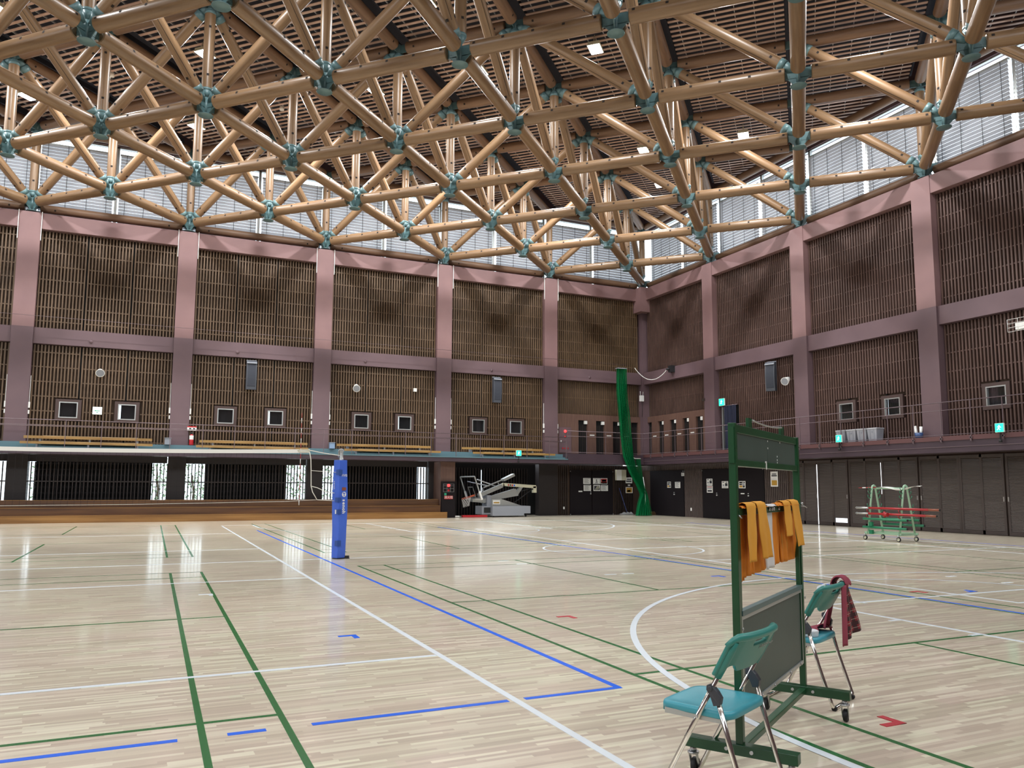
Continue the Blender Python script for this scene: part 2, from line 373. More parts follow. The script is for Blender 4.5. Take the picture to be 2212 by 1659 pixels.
def slat_mesh(w, z0, z1, holes=(), pitch=.112, sw=.05, thirds=True, rows=None):
    """vertical slats with battens behind them; local x from 0 to w, front at y=0, out of the hall is +y"""
    b = MB(); n = int(w/pitch); p = w/n
    gaps = (int(n/3), int(2*n/3)) if thirds else ()
    for i in range(n):
        xc = (i+.5)*p; segs = [(z0, z1)]
        for (hx0, hx1, hz0, hz1) in holes:
            if hx0-sw/2 < xc < hx1+sw/2:
                ns = []
                for (a, c) in segs:
                    if hz0 > a: ns.append((a, min(c, hz0)))
                    if hz1 < c: ns.append((max(a, hz1), c))
                segs = ns
        for (a, c) in segs:
            if c-a > .02: b.box(xc-sw/2, xc+sw/2, 0, .07, a, c)
    for g in gaps: b.box(g*p-.035, g*p+.035, .075, .09, z0, z1, 1)
    nr = rows or max(2, int(round((z1-z0)/.56)))
    for j in range(nr):
        z = z0+(j+.5)*(z1-z0)/nr; x = 0
        cuts = sorted([(h[0], h[1]) for h in holes if h[2] < z < h[3]])+[(w, w)]
        if thirds:
            cuts = sorted(cuts+[(g*p-.03, g*p+.03) for g in gaps])
        for (c0, c1) in cuts:
            if c0 > x: b.box(x, c0, .03, .075, z-.022, z+.022)
            x = max(x, c1)
    return b
def place(me, Wl_, P, name, u0, u1, d, ms=None):
    """put a mesh whose local x runs left to right as seen from the hall"""
    if P is Lp: return put(name, me, Wl_, (-u1, d, 0), 0)
    return put(name, me, Wl_, (d, -u0, 0), -PI/2)
WINH = .62
uw, ul = .35, BAY-.35
w = ul-uw
up_l = slat_mesh(w, ZM1+.02, ZB1-.02).mesh('slat_panel', [M['slat'], M['black']]); up_r = slat_mesh(w, ZM1+.02, ZB1-.02).mesh('slat_panel', [M['slat_r'], M['black']])
for Wl_, P, n, me in ((LW, Lp, 9, up_l), (RW, Rp, 7, up_r)):
    for k in range(n): place(me, Wl_, P, 'slat_panel', k*BAY+uw, k*BAY+ul, 0)
    b = MB(); wbox(b, P, -.3, n*BAY, .17, .45, 2.9, ZT-.05); b.build('wall_lining', M['backing'], Wl_)
# lower storey: slats round the little windows
win_n = [0]
def small_window(Wl_, P, uc, z0, lab, mull=False, peek=0):
    """square window in a plum surround, black curtain behind; uc = distance from the corner"""
    win_n[0] += 1
    wn = struct('window_%d' % win_n[0], lab)
    h = WINH/2
    b = MB()
    for (a0, a1, c0, c1) in ((-h-.12, -h, z0-.1, z0+.6+.1), (h, h+.12, z0-.1, z0+.7), (-h, h, z0-.1, z0), (-h, h, z0+.6, z0+.7)): wbox(b, P, uc+a0, uc+a1, .0, .16, c0, c1)
    b.build('surround', M['surround'], wn)
    b = MB(); t = .035
    for (a0, a1, c0, c1) in ((-h, -h+t, z0, z0+.6), (h-t, h, z0, z0+.6), (-h+t, h-t, z0, z0+t), (-h+t, h-t, z0+.6-t, z0+.6)): wbox(b, P, uc+a0, uc+a1, .0, .12, c0, c1)
    b.build('window_frame', M['alu'], wn)
    b = MB(); wbox(b, P, uc-h+t, uc+h-t, .05, .056, z0+t, z0+.6-t); b.build('window_pane', M['glass'], wn)
    b = MB()
    N = 10; c = -h+.04+(.06 if peek == 1 else 0); e = h-.04-(.06 if peek == 2 else 0)
    for i in range(N):
        x0 = c+(e-c)*i/N; x1 = c+(e-c)*(i+.75)/N; wbox(b, P, uc+x0, uc+x1, .085, .1, z0+.01, z0+.59)
    wbox(b, P, uc+c, uc+e, .1, .115, z0+.01, z0+.59)
    b.build('curtain', M['black'], wn)
    if peek:
        b = MB(); x0, x1 = ((-h+.035, c) if peek == 1 else (e, h-.035)); wbox(b, P, uc+min(x0, x1), uc+max(x0, x1), .12, .13, z0+.02, z0+.58)
        b.build('daylit_strip', M['daylit'], wn)
lwz = 3.9
left_w = {1: (7.28, 9.19), 2: (12.74, 14.68), 3: (18.3, 20.25), 4: (23.84, 25.82), 5: (29.3, 31.3), 6: (34.8, 36.8), 7: (40.3, 42.3)}
peeks = {7.28: 2, 9.19: 0, 12.74: 2, 14.68: 0, 18.3: 2, 20.25: 1, 23.84: 2, 25.82: 0}
wlab = {7.28: 'small square window right of the basketball-side speaker', 9.19: 'small square window left under the basketball-side speaker', 12.74: 'small square window right of the blue volleyball post, bright at its left edge',
        14.68: 'small square black window just right of the column behind the volleyball post', 18.3: 'small square window bright at its left edge, right of the long grey speaker', 20.25: 'small square window bright at its right edge, left of the long grey speaker',
        23.84: 'small square window right of the white arrow sign', 25.82: 'small square window left of the white arrow sign'}
for k in range(1, 9):
    u0, u1 = k*BAY+uw, k*BAY+ul; hs = []
    for uc in left_w.get(k, ()):
        x = u1-uc; hs.append((x-.46, x+.46, lwz-.14, lwz+.74))
    place(slat_mesh(w, 2.75, ZM0-.02, hs).mesh('slat_panel', [M['slat'], M['black']]), LW, Lp, 'slat_panel', u0, u1, .02)
    for uc in left_w.get(k, ()):
        if k < 5: small_window(LW, Lp, uc, lwz-.01, wlab[uc], peek=peeks[uc])
right_w = {2: (12.85, 14.8), 3: (18.42, 20.4), 4: (24.0, 26.0), 5: (29.3, 31.3)}
rlab = {12.85: 'small square window above the grey bins, the left one', 14.8: 'small square window with a white curtain edge above the grey bins', 18.42: 'small square window above the green running-man sign at the right', 20.4: 'small window past the right edge of the view'}
for k in range(1, 7):
    u0, u1 = k*BAY+uw, k*BAY+ul; hs = [(uc-u0-.46, uc-u0+.46, lwz-.14, lwz+.74) for uc in right_w.get(k, ())]
    if k == 1: hs = [(0.02, 1.28, 2.9, 4.98)]
    place(slat_mesh(w, 3.0, ZM0-.02, hs).mesh('slat_panel', [M['slat_r'], M['black']]), RW, Rp, 'slat_panel', u0, u1, .02)
    for uc in right_w.get(k, ()):
        if k < 4 and uc != 20.4: small_window(RW, Rp, uc, lwz-.03, rlab[uc], peek={12.85: 0, 14.8: 1, 18.42: 2}[uc])
# corner bay: slats above, a boarded wall with tall openings below
for Wl_, P, me_m, ops, e_ in ((LW, Lp, M['slat'], ((.36, .77), (1.38, 1.86), (2.35, 2.84), (3.33, 3.85)), 5.0), (RW, Rp, M['slat_r'], ((.1, .57), (1.1, 1.59), (2.09, 2.61), (3.12, 3.6), (4.12, 4.63)), 4.9)):
    me = slat_mesh(e_-.35, 4.98, ZM0-.02, thirds=False, rows=1, pitch=.11, sw=.035).mesh('slat_panel', [me_m, M['black']])
    place(me, Wl_, P, 'slat_panel', .35, e_, .12)
    b = MB(); x = .1
    for (o0, o1) in ops:
        if o0 > x: wbox(b, P, x, o0, .05, .16, 2.9, 4.68)
        x = o1
    wbox(b, P, x, e_+.2, .05, .16, 2.9, 4.68); wbox(b, P, .1, e_+.2, .05, .16, 4.68, 4.97); b.build('boarded_wall', M['boarding'], Wl_)
    for (o0, o1) in ops:
        b = MB(); wbox(b, P, o0-.02, o1+.02, .162, .169, 2.9, 4.68)
        nn = 5
        for i in range(nn): b_ = o0+(o1-o0)*(i+.3)/nn; wbox(b, P, b_, b_+.02, .14, .165, 3.0, 4.45, 1)
        b.build('dark_opening', [M['black'], M['darkwood']], Wl_)

# balcony: slab, fascia
T2 = struct('trim_2', 'dark aubergine balcony front and its stepped teal edge')
def balcony(Wl_, P, n, FD, ledge):
    b = MB()
    if P is Lp: wbox(b, P, FD, 5.0, FD, .1, ZFB, 2.98); wbox(b, P, 5.0, n*BAY, FD, .1, ZFB, 2.67)
    else: wbox(b, P, FD, n*BAY, FD, .1, ZFB, 2.98)
    b.build('balcony_fascia', M['fascia'], Wl_)
balcony(T2, Lp, 9, -.95, 0); balcony(T2, Rp, 7, -.72, 0)
b = MB(); wbox(b, Rp, .95, 7*BAY, -.745, -.72, 2.86, 3.0); wbox(b, Rp, .95, 7*BAY, -.735, -.72, 2.66, 2.68, 1); b.build('fascia_strip', [M['rust'], M['rail']], T2)
# teal stepped edge of the spectator balcony on the left wall
b = MB(); wbox(b, Lp, 5.0, 9*BAY, -.975, -.3, 2.672, 2.72); wbox(b, Lp, 5.0, 9*BAY, -.7, -.21, 2.72, 2.80); wbox(b, Lp, 5.0, 9*BAY, -.45, -.21, 2.80, 2.95); b.build('stepped_edge', M['teal_floor'], T2)

# ---- ground storey, left wall
LL = struct('wall_lower_left', 'dark ground-storey wall under the long balcony'); LR = struct('wall_lower_right', 'dark ground-storey wall under the side walkway')
b = MB()
for k in range(2, 9):
    u0, u1 = k*BAY+.35, (k+1)*BAY-.35
    wbox(b, Lp, u0, u1, .95, 1.1, 0, .76); wbox(b, Lp, u0, u1, .95, 1.1, 2.27, 2.9)
    wbox(b, Lp, u0-.7, u0-.03, .8, 1.3, 0, 2.6)
wbox(b, Lp, -.6, 10.3, 3.0, 3.2, 0, 2.6)
b.build('lower_wall', M['lowdark'], LL)
for k in range(2, 9):
    u0, u1 = k*BAY+.33-(.35 if k == 2 else 0), (k+1)*BAY-.33
    win_n[0] += 1
    nm = ['beside the red fire panel', 'behind the volleyball post', 'left of the volleyball post', 'at the left edge of the view', 'past the left edge', 'further past the left edge', 'last'][k-2]
    wn = struct('window_%d' % win_n[0], 'low wide window behind dark upright slats, '+nm)
    b = MB(); n = 38; p = (u1-u0)/n
    for i in range(n+1): wbox(b, Lp, u0+i*p-.018, u0+i*p+.018, .9, .98, .77, 2.26)
    wbox(b, Lp, u0, u1, .92, .96, 1.5, 1.545); b.build('slat_grille', M['darkwood'], wn)
    b = MB(); wbox(b, Lp, u0, u1, 1.3, 1.306, .7, 2.4); b.build('window_pane', M['glass'], wn)
    b = MB(); c0, c1 = u0+.8, u1-.78; n = 44
    if k == 3: c1 += .0
    if k == 4: c0, c1 = u0+.55, u1-.25
    for i in range(n):
        x0 = c0+(c1-c0)*i/n; wbox(b, Lp, x0, x0+(c1-c0)/n*.8, 1.12, 1.17, .8, 2.6)
    wbox(b, Lp, c0, c1, 1.17, 1.2, .8, 2.6); b.build('curtain', M['black'], wn)
# basketball bay and corner alcove
b = MB()
for i in range(34):
    x = 5.75+i*.145; wbox(b, Lp, x, x+.035, 1.9, 1.98, 0, 2.3)
b.build('slat_grille', M['darkwood'], LL)
b = MB(); wbox(b, Lp, 5.0, 11.0, 2.0, 2.05, 0, 2.5); b.build('dark_backdrop', M['black'], LL)
b = MB(); wbox(b, Lp, 8.24, 8.27, 1.86, 1.88, 1.1, 2.2); b.build('light_slit', M['daylit'], LL)
b = MB(); wbox(b, Lp, -.5, 4.55, 1.1, 1.3, 0, 2.5); wbox(b, Lp, 4.55, 5.6, .9, 1.3, 0, 2.5, 1); b.build('alcove_wall', [M['backing'], M['lowdark']], LL)
b = MB()
for i in range(int(.62/.11)): wbox(b, Lp, 3.93+i*.11, 3.965+i*.11, 1.02, 1.1, 0, 2.5)
for i in range(26): wbox(b, Lp, 1.28+i*.1, 1.315+i*.1, 1.02, 1.1, 2.26, 2.5)
for i in range(12): wbox(b, Lp, .05+i*.1, .08+i*.1, 1.02, 1.1, 0, 2.5)
for z in (.85, 1.6): wbox(b, Lp, 3.93, 4.5, 1.06, 1.1, z, z+.04)
b.build('slat_grille', M['darkwood'], LL)
# ground storey, right wall
b = MB(); wbox(b, Rp, -1.5, 9.55, .58, .8, 0, 2.6); wbox(b, Rp, 9.5, 7*BAY, .62, .8, 0, 2.6); b.build('lower_wall', M['backing'], LR)
b = MB()
for (v0, v1, z0, z1) in ((2.55, 3.9, 0, 2.5), (8.0, 9.35, 0, 2.5), (-1.0, 2.55, 2.26, 2.5), (3.9, 8.0, 2.26, 2.5)):
    n = int((v1-v0)/.1)
    for i in range(n): x = v0+(i+.5)*(v1-v0)/n; wbox(b, Rp, x-.018, x+.018, .5, .58, z0, z1)
    if z0 == 0:
        for z in (.85, 1.6): wbox(b, Rp, v0, v1, .54, .58, z, z+.04)
b.build('slat_grille', M['grille_r'], LR)

# ================================================================== CLERESTORY, ROOF
ZP, ZC, ZTC = 11.677, 11.99, 14.97        # bottom plates, bottom chord axis, top chord axis
cl_n = 0
for P, nb, side in ((Lp, 13, 'left'), (Rp, 11, 'right')):
    for k in range(nb):
        u0, u1 = k*BAY/2, (k+1)*BAY/2
        win_n[0] += 1
        wn = struct('window_%d' % win_n[0], 'tall clerestory window over the %s wall, %s from the corner' % (side, ORD[k]))
        b = MB(); wbox(b, P, u0-.05, u0+.05, .62, .74, 11.5, 14.95); wbox(b, P, u0, u1, .62, .74, 14.9, 14.95); wbox(b, P, u0, u1, .62, .74, 11.5, 11.6)
        b.build('window_frame', M['alu'], wn)
        b = MB(); wbox(b, P, u0+.05, u1-.05, .7, .706, 11.6, 14.9); b.build('window_pane', M['glass'], wn)
        bl = thing('venetian_blind', 'grey venetian blind in the %s %s high window from the corner, %s' % (ORD[k], 'long-wall' if side == 'left' else 'side-wall', 'over the basketball side' if side == 'left' and k < 4 else 'below the timber roof'), 'blind', group='grey blinds of the high windows')
        b = MB(); z = 11.62
        while z < 14.5:
            # tilted slat
            p = [P(u0+.11, .50), P(u1-.11, .50), P(u1-.11, .55), P(u0+.11, .55)]
            n = b.add([(q[0], q[1], z+((.106 if side == 'left' else .098) if i < 2 else 0)) for i, q in enumerate(p)]); b.face([n, n+1, n+2, n+3])
            z += .13
        b.build('blind_slats', M['blind'], bl)
        b = MB()
        for t in (.12, .37, .63, .88):
            u = u0+(u1-u0)*t; wbox(b, P, u-.008, u+.008, .488, .492, 11.6, 14.6)
        b.build('ladder_tape', M['dark'], bl)
        b = MB(); wbox(b, P, u0+.08, u1-.08, .49, .58, 14.56, 14.62); b.build('head_rail', M['alu'], bl)
b = MB(); wbox(b, Lp, -.8, 9*BAY, .3, .8, 11.3, 11.52); wbox(b, Rp, -.8, 7*BAY, .3, .8, 11.3, 11.52)
wbox(b, Lp, -.8, 9*BAY, .55, .9, 14.95, 16.4); wbox(b, Rp, -.8, 7*BAY, .55, .9, 14.95, 16.4)
b.build('trim_1', M['plum_dark']); bpy.data.objects['trim_1']['kind'] = 'structure'

CE = struct('ceiling', 'dark roof deck above rows of reddish timber slats')
b = MB(); b.box(XW-1, .95, YB-1, .95, 16.3, 16.5); b.build('roof_deck', M['deck'], CE)
UM, VM = 7, 7
d1 = Vector((-1, 1, 0)).normalized()          # along family 1 (u rises as v falls)
def W2(s_, t_, z):                             # s=u+v, t=u-v in bays
    u = (s_+t_)/2; v = (s_-t_)/2; return Vector((-u*BAY, -v*BAY, z))
ds = 1/15
for t0 in range(-6, 8):
    b = MB(); hb = MB()
    i = 0
    while True:
        s_ = (i+.5)*ds; i += 1
        if s_ > 12.5: break
        ta, tb = t0+.075, t0+.925
        lim = s_+.12
        ta2, tb2 = max(ta, -lim), min(tb, lim)
        # stay inside the bays that are built
        ta2 = max(ta2, s_-2*VM+0); tb2 = min(tb2, 2*UM-s_)
        if tb2-ta2 < .08: continue
        b.bar(W2(s_, ta2, 15.3), W2(s_, tb2, 15.3), .10, .02)
    if b.v: b.build('slat_row', M['roof_slat'], CE)
    for j in range(6):
        t_ = t0+.075+.85*(j+.5)/6; s0 = abs(t_)+.02; s1 = min(12.4, 2*UM-t_, t_+2*VM)
        if s1 > s0+.2:
            hb.bar(W2(s0, t_, 15.345), W2(s1, t_, 15.345), .018, .05)
    for t_ in (t0+.06, t0+.94):
        s0 = abs(t_)+.02; s1 = min(12.4, 2*UM-t_, t_+2*VM)
        if s1 > s0+.2: hb.bar(W2(s0, t_, 15.42), W2(s1, t_, 15.42), .06, .16, mi=1)
    if hb.v: hb.build('slat_carrier', [M['hanger'], M['deck']], CE)

# ------------------------------------------------------------------ timber space frame
TR = thing('timber_roof_truss', 'double-layer lattice roof frame of round logs joined by teal steel nodes', 'roof frame')
nodes = [(i/2, j/2) for i in range(0, 2*UM+1) for j in range(0, 2*VM+1) if (i+j) % 2 == 0 and (i % 2 == j % 2)]
NS = set(nodes)
LCH = BAY/math.sqrt(2)
def log_mesh(L, r, r2=None, holes=(), seg=18, m='log', chamf=.02, slits=()):
    """round log along +x starting at x=0; holes = (x, angle) little dark bolt holes"""
    b = MB(); r2 = r2 or r
    b.cyl((0, 0, 0), (chamf, 0, 0), r-chamf, r, seg, caps=False); b.cyl((chamf, 0, 0), (L-chamf, 0, 0), r, r2, seg, caps=False); b.cyl((L-chamf, 0, 0), (L, 0, 0), r2, r2-chamf, seg, caps=False)
    b.disc((0, 0, 0), r-chamf, seg, 0, (-1, 0, 0)); b.disc((L, 0, 0), r2-chamf, seg, 0, (1, 0, 0))
    for x, ang, hs in holes:
        c, s_ = math.cos(ang), math.sin(ang); rr_ = (r-chamf*0)*1.003
        n = Vector((0, c, s_)); a = Vector((1, 0, 0)); q = n.cross(a)
        o = Vector((x, 0, 0))+n*rr_
        k = b.add([o+a*i*hs+q*j*hs for i, j in ((-1, -1), (1, -1), (1, 1), (-1, 1))]); b.face([k, k+1, k+2, k+3], 1)
    for xa, xb, ang, hw in slits:
        n = Vector((0, math.cos(ang), math.sin(ang))); q = n.cross(Vector((1, 0, 0))); o0 = Vector((xa, 0, 0))+n*r*1.003; o1 = Vector((xb, 0, 0))+n*r*1.003
        k = b.add([o0-q*hw, o1-q*hw, o1+q*hw, o0+q*hw]); b.face([k, k+1, k+2, k+3], 1)
    return b.mesh('log', [M[m], M['bolt_hole']])
GAP = .32
LB = LCH-2*GAP
me_bot = log_mesh(LB, .185, holes=[(.12+i*(LB-.24)/4, a, .034) for i in range(5) for a in (.28, PI-.28)])
me_top = log_mesh(LCH-.6, .175, holes=[(.3, -.5, .03), (LCH-.9, -.5, .03)], m='log_top')
hgt = ZTC-ZC
LP = hgt-.36-.30
me_post = log_mesh(LP, .15, holes=[(.45, a, .034) for a in (0, PI/2, PI, -PI/2)]+[(LP-.45, a, .034) for a in (0, PI/2, PI, -PI/2)], slits=[(.15, LP*.65, -2.0, .014)])
LD = math.sqrt(LCH**2+hgt**2)
g0, g1 = .50, .46
me_diag = log_mesh(LD-g0-g1, .155, holes=[(.32, a, .034) for a in (.0, PI, -PI/2)]+[(LD-g0-g1-.32, a, .034) for a in (.0, PI, -PI/2)], slits=[(.3, (LD-g0-g1)*.75, -.9, .006)])
me_edge = log_mesh(BAY-.5, .16, holes=[(.5, -.4, .03), (BAY-1.0, -.4, .03)], m='log_top')
def N3(n, z): return Vector((-n[0]*BAY, -n[1]*BAY, z))
camp = Vector((-22.79, -33.43, 1.4))
cnt = {}
def member(name, me, p0, p1, gap0):
    o = put(name, me, TR); aim(o, Vector(p0)+(Vector(p1)-Vector(p0)).normalized()*gap0, p1); cnt.setdefault(name, []).append(o); return o
steel_b = {}; 
def in_view(p):
    d = p-camp; z = d.dot(fw)
    if z < 1: return False
    x = 1106+FPX*d.dot(rr)/z; y = 868.3-FPX*d.dot(uu)/z
    return -260 < x < 2470 and -420 < y < 1000
near = lambda n: in_view(N3(n, ZC)) or in_view(N3(n, ZTC))
def diag_targets(n):
    u, v = n; out = []
    out.append((u+.5, v+.5))
    if u > v: out.append((u-.5, v+.5))
    if v > u: out.append((u+.5, v-.5))
    return [t for t in out if t in NS]
# steel nodes (one mesh each kind, shared)
def fin(b, dx, dy, z0, z1, l0, l1):
    d = Vector((dx, dy, 0)).normalized(); b.bar(d*l0+Vector((0, 0, (z0+z1)/2)), d*l1+Vector((0, 0, (z0+z1)/2)), .022, z1-z0)
s2 = math.sqrt(.5)
def bottom_node(diags):
    b = MB()   # origin at chord axis
    b.lathe([(0, -.345), (.2, -.345), (.205, -.335), (.2, -.325), (.05, -.32)], 24)
    b.cyl((0, 0, -.31), (0, 0, .2), .055, n=12)
    for dx, dy in ((1, 1), (1, -1), (-1, 1), (-1, -1)):
        fin(b, dx, dy, -.13, .13, .04, .40); d = Vector((dx, dy, 0)).normalized()
        q = Vector((-d.y, d.x, 0))
        k = b.add([d*.05+Vector((0, 0, -.31))-q*.011, d*.10+Vector((0, 0, -.30))-q*.011, d*.28+Vector((0, 0, -.11))-q*.011, d*.05+Vector((0, 0, -.11))-q*.011,
                   d*.05+Vector((0, 0, -.31))+q*.011, d*.10+Vector((0, 0, -.30))+q*.011, d*.28+Vector((0, 0, -.11))+q*.011, d*.05+Vector((0, 0, -.11))+q*.011])
        for f_ in ((0, 1, 2, 3), (7, 6, 5, 4), (0, 4, 5, 1), (1, 5, 6, 2), (2, 6, 7, 3), (3, 7, 4, 0)): b.face([k+i for i in f_])
        for t in (.22, .27, .32): b.cyl(d*t+q*.02+Vector((0, 0, -.05)), d*t-q*.02+Vector((0, 0, -.05)), .014, n=6)
    b.cyl((0, 0, .2), (0, 0, .37), .06, .155, 16); b.cyl((0, 0, .37), (0, 0, .44), .158, n=16)
    for dx, dy in diags:
        d = Vector((dx*LCH*s2, dy*LCH*s2, hgt)).normalized(); 
        b.cyl(d*.12, d*.40, .05, .15, 12); b.cyl(d*.40, d*(g0+.06), .16, n=16)
    return b.mesh('steel_node', M['steel_teal'])
def top_node(diags):
    b = MB()
    b.cyl((0, 0, -.16), (0, 0, .16), .07, n=12)
    for dx, dy in ((1, 1), (1, -1), (-1, 1), (-1, -1)):
        fin(b, dx, dy, -.13, .13, .04, .36)
    b.cyl((0, 0, -.22), (0, 0, -.1), .14, .05, 14); b.cyl((0, 0, -.34), (0, 0, -.22), .156, n=16)
    for dx, dy in diags:
        d = Vector((dx*LCH*s2, dy*LCH*s2, -hgt)).normalized()
        b.cyl(d*.08, d*.34, .05, .14, 12); b.cyl(d*.34, d*(g1+.06), .16, n=16)
    return b.mesh('steel_node', M['steel_teal'])
cache = {}
allm = []
for n in nodes:
    if not near(n): continue
    u, v = n
    # bottom node
    dt = tuple((-(t[0]-u)*2, -(t[1]-v)*2) for t in diag_targets(n))
    if ('b', dt) not in cache: cache[('b', dt)] = bottom_node(dt)
    o = put('steel_node', cache[('b', dt)], TR, N3(n, ZC)); cnt.setdefault('steel_node', []).append(o)
    inc = tuple((-(q[0]-u)*2, -(q[1]-v)*2) for q in ((u-.5, v-.5), (u+.5, v-.5), (u-.5, v+.5)) if q in NS and n in diag_targets(q))
    if ('t', inc) not in cache: cache[('t', inc)] = top_node(inc)
    o = put('steel_node', cache[('t', inc)], TR, N3(n, ZTC)); cnt['steel_node'].append(o)
    member('post', me_post, N3(n, ZC), N3(n, ZTC), .36)
    for t in diag_targets(n): member('diagonal_log', me_diag, N3(n, ZC), N3(t, ZTC), g0)
for n in nodes:
    for t in ((n[0]+.5, n[1]+.5), (n[0]+.5, n[1]-.5)):
        if t in NS and (near(n) or near(t)):
            member('bottom_log', me_bot, N3(n, ZC), N3(t, ZC), GAP)
            member('top_log', me_top, N3(n, ZTC), N3(t, ZTC), .3)
for k in range(0, 7):
    p = lambda a: Vector((-a*BAY, .22, 11.87)); member('edge_log', me_edge, p(k), p(k+1), .25)
    p = lambda a: Vector((-a*BAY, .05, ZTC)); member('edge_log', me_edge, p(k), p(k+1), .25)
    if k < 6:
        p = lambda a: Vector((.22, -a*BAY, 11.87)); member('edge_log', me_edge, p(k), p(k+1), .25)
        p = lambda a: Vector((.05, -a*BAY, ZTC)); member('edge_log', me_edge, p(k), p(k+1), .25)
# beyond about a hundred of one part the smallest in view become one mesh
for name, obs in cnt.items():
    if len(obs) > 100:
        def dist(o): return (o.matrix_local.translation-camp).length+(0 if in_view(o.matrix_local.translation) else 100)
        obs.sort(key=dist); rest = obs[100:]
        v = []; f = []; mi = []; sm = []; mats = list(rest[0].data.materials)
        for o in rest:
            k = len(v); mt = o.matrix_local if o.matrix_local.to_quaternion() else o.matrix_local
            mtx = Matrix.LocRotScale(o.location, o.rotation_euler, None) if name == 'steel_node' else o.matrix_local.copy()
            v += [tuple(mtx @ q.co) for q in o.data.vertices]
            for p_ in o.data.polygons: f.append([k+i for i in p_.vertices]); mi.append(p_.material_index); sm.append(p_.use_smooth)
        me = bpy.data.meshes.new(name); me.from_pydata(v, [], f)
        for m_ in mats: me.materials.append(m_)
        me.polygons.foreach_set('material_index', mi); me.polygons.foreach_set('use_smooth', sm)
        for o in rest: bpy.data.objects.remove(o)
        o = put(name+'s' if not name.endswith('s') else name, me, TR); o['kind'] = 'stuff'
print('members', {k: len(v) for k, v in cnt.items()})

# ------------------------------------------------------------------ ceiling lamps
def make_lamp():
    t = thing('ceiling_lamp', 'x', 'ceiling lamp')
    b = MB(); b.box(-.26, .26, -.18, .18, .02, .12); b.box(-.28, .28, -.2, .2, 0, .03)
    for x in (-.2, .2): b.bar((x, 0, .12), (x*.4, 0, .42), .02, .02)
    b.build('housing', M['off_white'], t)
    b = MB(); b.box(-.26, .26, -.18, .18, -.012, 0); b.build('lens', M['lamp'], t)
    return t
def lamp_light(loc, p, size=.45, spread=PI, col=(.96, .985, 1)):
    return area('lamp_light', (loc[0], loc[1], loc[2]-.03), (0, 0, 0), size, size*.6, p, col, spread)
LAMP_W = 215
LP_ = [(k, .5) for k in (1, 2, 3, 4, 5, 6)]+[(k, 1.5) for k in (1, 2, 3, 4, 5, 6)]+[(.5, 1), (.5, 2), (.5, 3), (2.5, 2), (2, 2.5), (3, 2.5), (4, 2.5), (5, 2.5)]
seen = {(1, 1.5): 'lit ceiling lamp above the third upright log right of the net curtain', (2, 1.5): 'lit ceiling lamp peeping beside a teal node near the picture centre', (3, 1.5): 'lit ceiling lamp left of the central nodes, half behind a log', (4, 1.5): 'lit ceiling lamp beside the vertical log under the top-left nodes',
        (5, 1.5): 'lit ceiling lamp cut by the left edge', (2, .5): 'lit ceiling lamp low over the long wall windows near the middle', (4, .5): 'lit ceiling lamp just above the left windows beside a vertical log', (5, .5): 'lit ceiling lamp far left beside a vertical log',
        (.5, 1): 'lit ceiling lamp close to the corner, the lowest right of the middle', (.5, 2): 'lit ceiling lamp furthest right in front of the ceiling slats', (2.5, 2): 'lit ceiling lamp right above the central diagonal log', (2, 2.5): 'large lit ceiling lamp standing alone on slats at upper centre',
        (3, 2.5): 'lit ceiling lamp cut by the top edge near the middle'}
L0 = None
for (u, v) in LP_:
    loc = (-u*BAY, -v*BAY, 14.9)
    t = make_lamp() if L0 is None else copy_tree(L0)
    L0 = L0 or t; t.location = loc; t.rotation_euler = (0, 0, PI/4)
    t['label'] = seen.get((u, v), 'lit ceiling lamp hidden behind logs'); t['group'] = 'lit lamps under the slatted ceiling'
    lamp_light(loc, LAMP_W)
# small round downlights, one over every bay along both walls
D0 = None
for (u, v) in [(k+.5, 1) for k in range(1, 6)]+[(1, k+.5) for k in (2, 3)]:
    loc = (-u*BAY, -v*BAY, 14.9)
    if D0 is None:
        D0 = t = thing('ceiling_downlight', 'x', 'downlight')
        b = MB(); b.lathe([(0, .14), (.08, .14), (.08, 0), (.07, 0)], 16); b.build('can', M['white'], t)
        b = MB(); b.disc((0, 0, .01), .07, 16); b.build('lens', M['white'], t)
    else: t = copy_tree(D0)
    t.location = loc; t['label'] = 'small white round ceiling downlight, number %s along its row of bays' % ORD[int(u+v)-1]; t['group'] = 'small round downlights'
    area('downlight_light', (loc[0], loc[1], 14.85), (0, 0, 0), .35, .35, LAMP_W*2.3)
# unseen lamps over the half of the hall behind the camera
for u in (2, 4.1, 6, 8):
    for v in (3.6, 4.8, 6.2): lamp_light((-u*BAY, -v*BAY, 14.9), LAMP_W)

# the two walls behind the camera and the outdoors
b = MB(); b.box(XW-.3, XW, YB, 1, 0, 12); b.box(XW-.3, XW, YB, 1, 15, 16.4); o = tag(b.build('wall_side', M['plum_dark']), kind='structure')
b = MB(); b.box(XW-.3, 1, YB-.3, YB, 0, 12); b.box(XW-.3, 1, YB-.3, YB, 15, 16.4); o = tag(b.build('wall_back', M['plum_dark']), kind='structure')
tag(MB().box(-60, 10, 3.4, 30, -.4, -.2).build('ground', M['paving']), kind='structure')

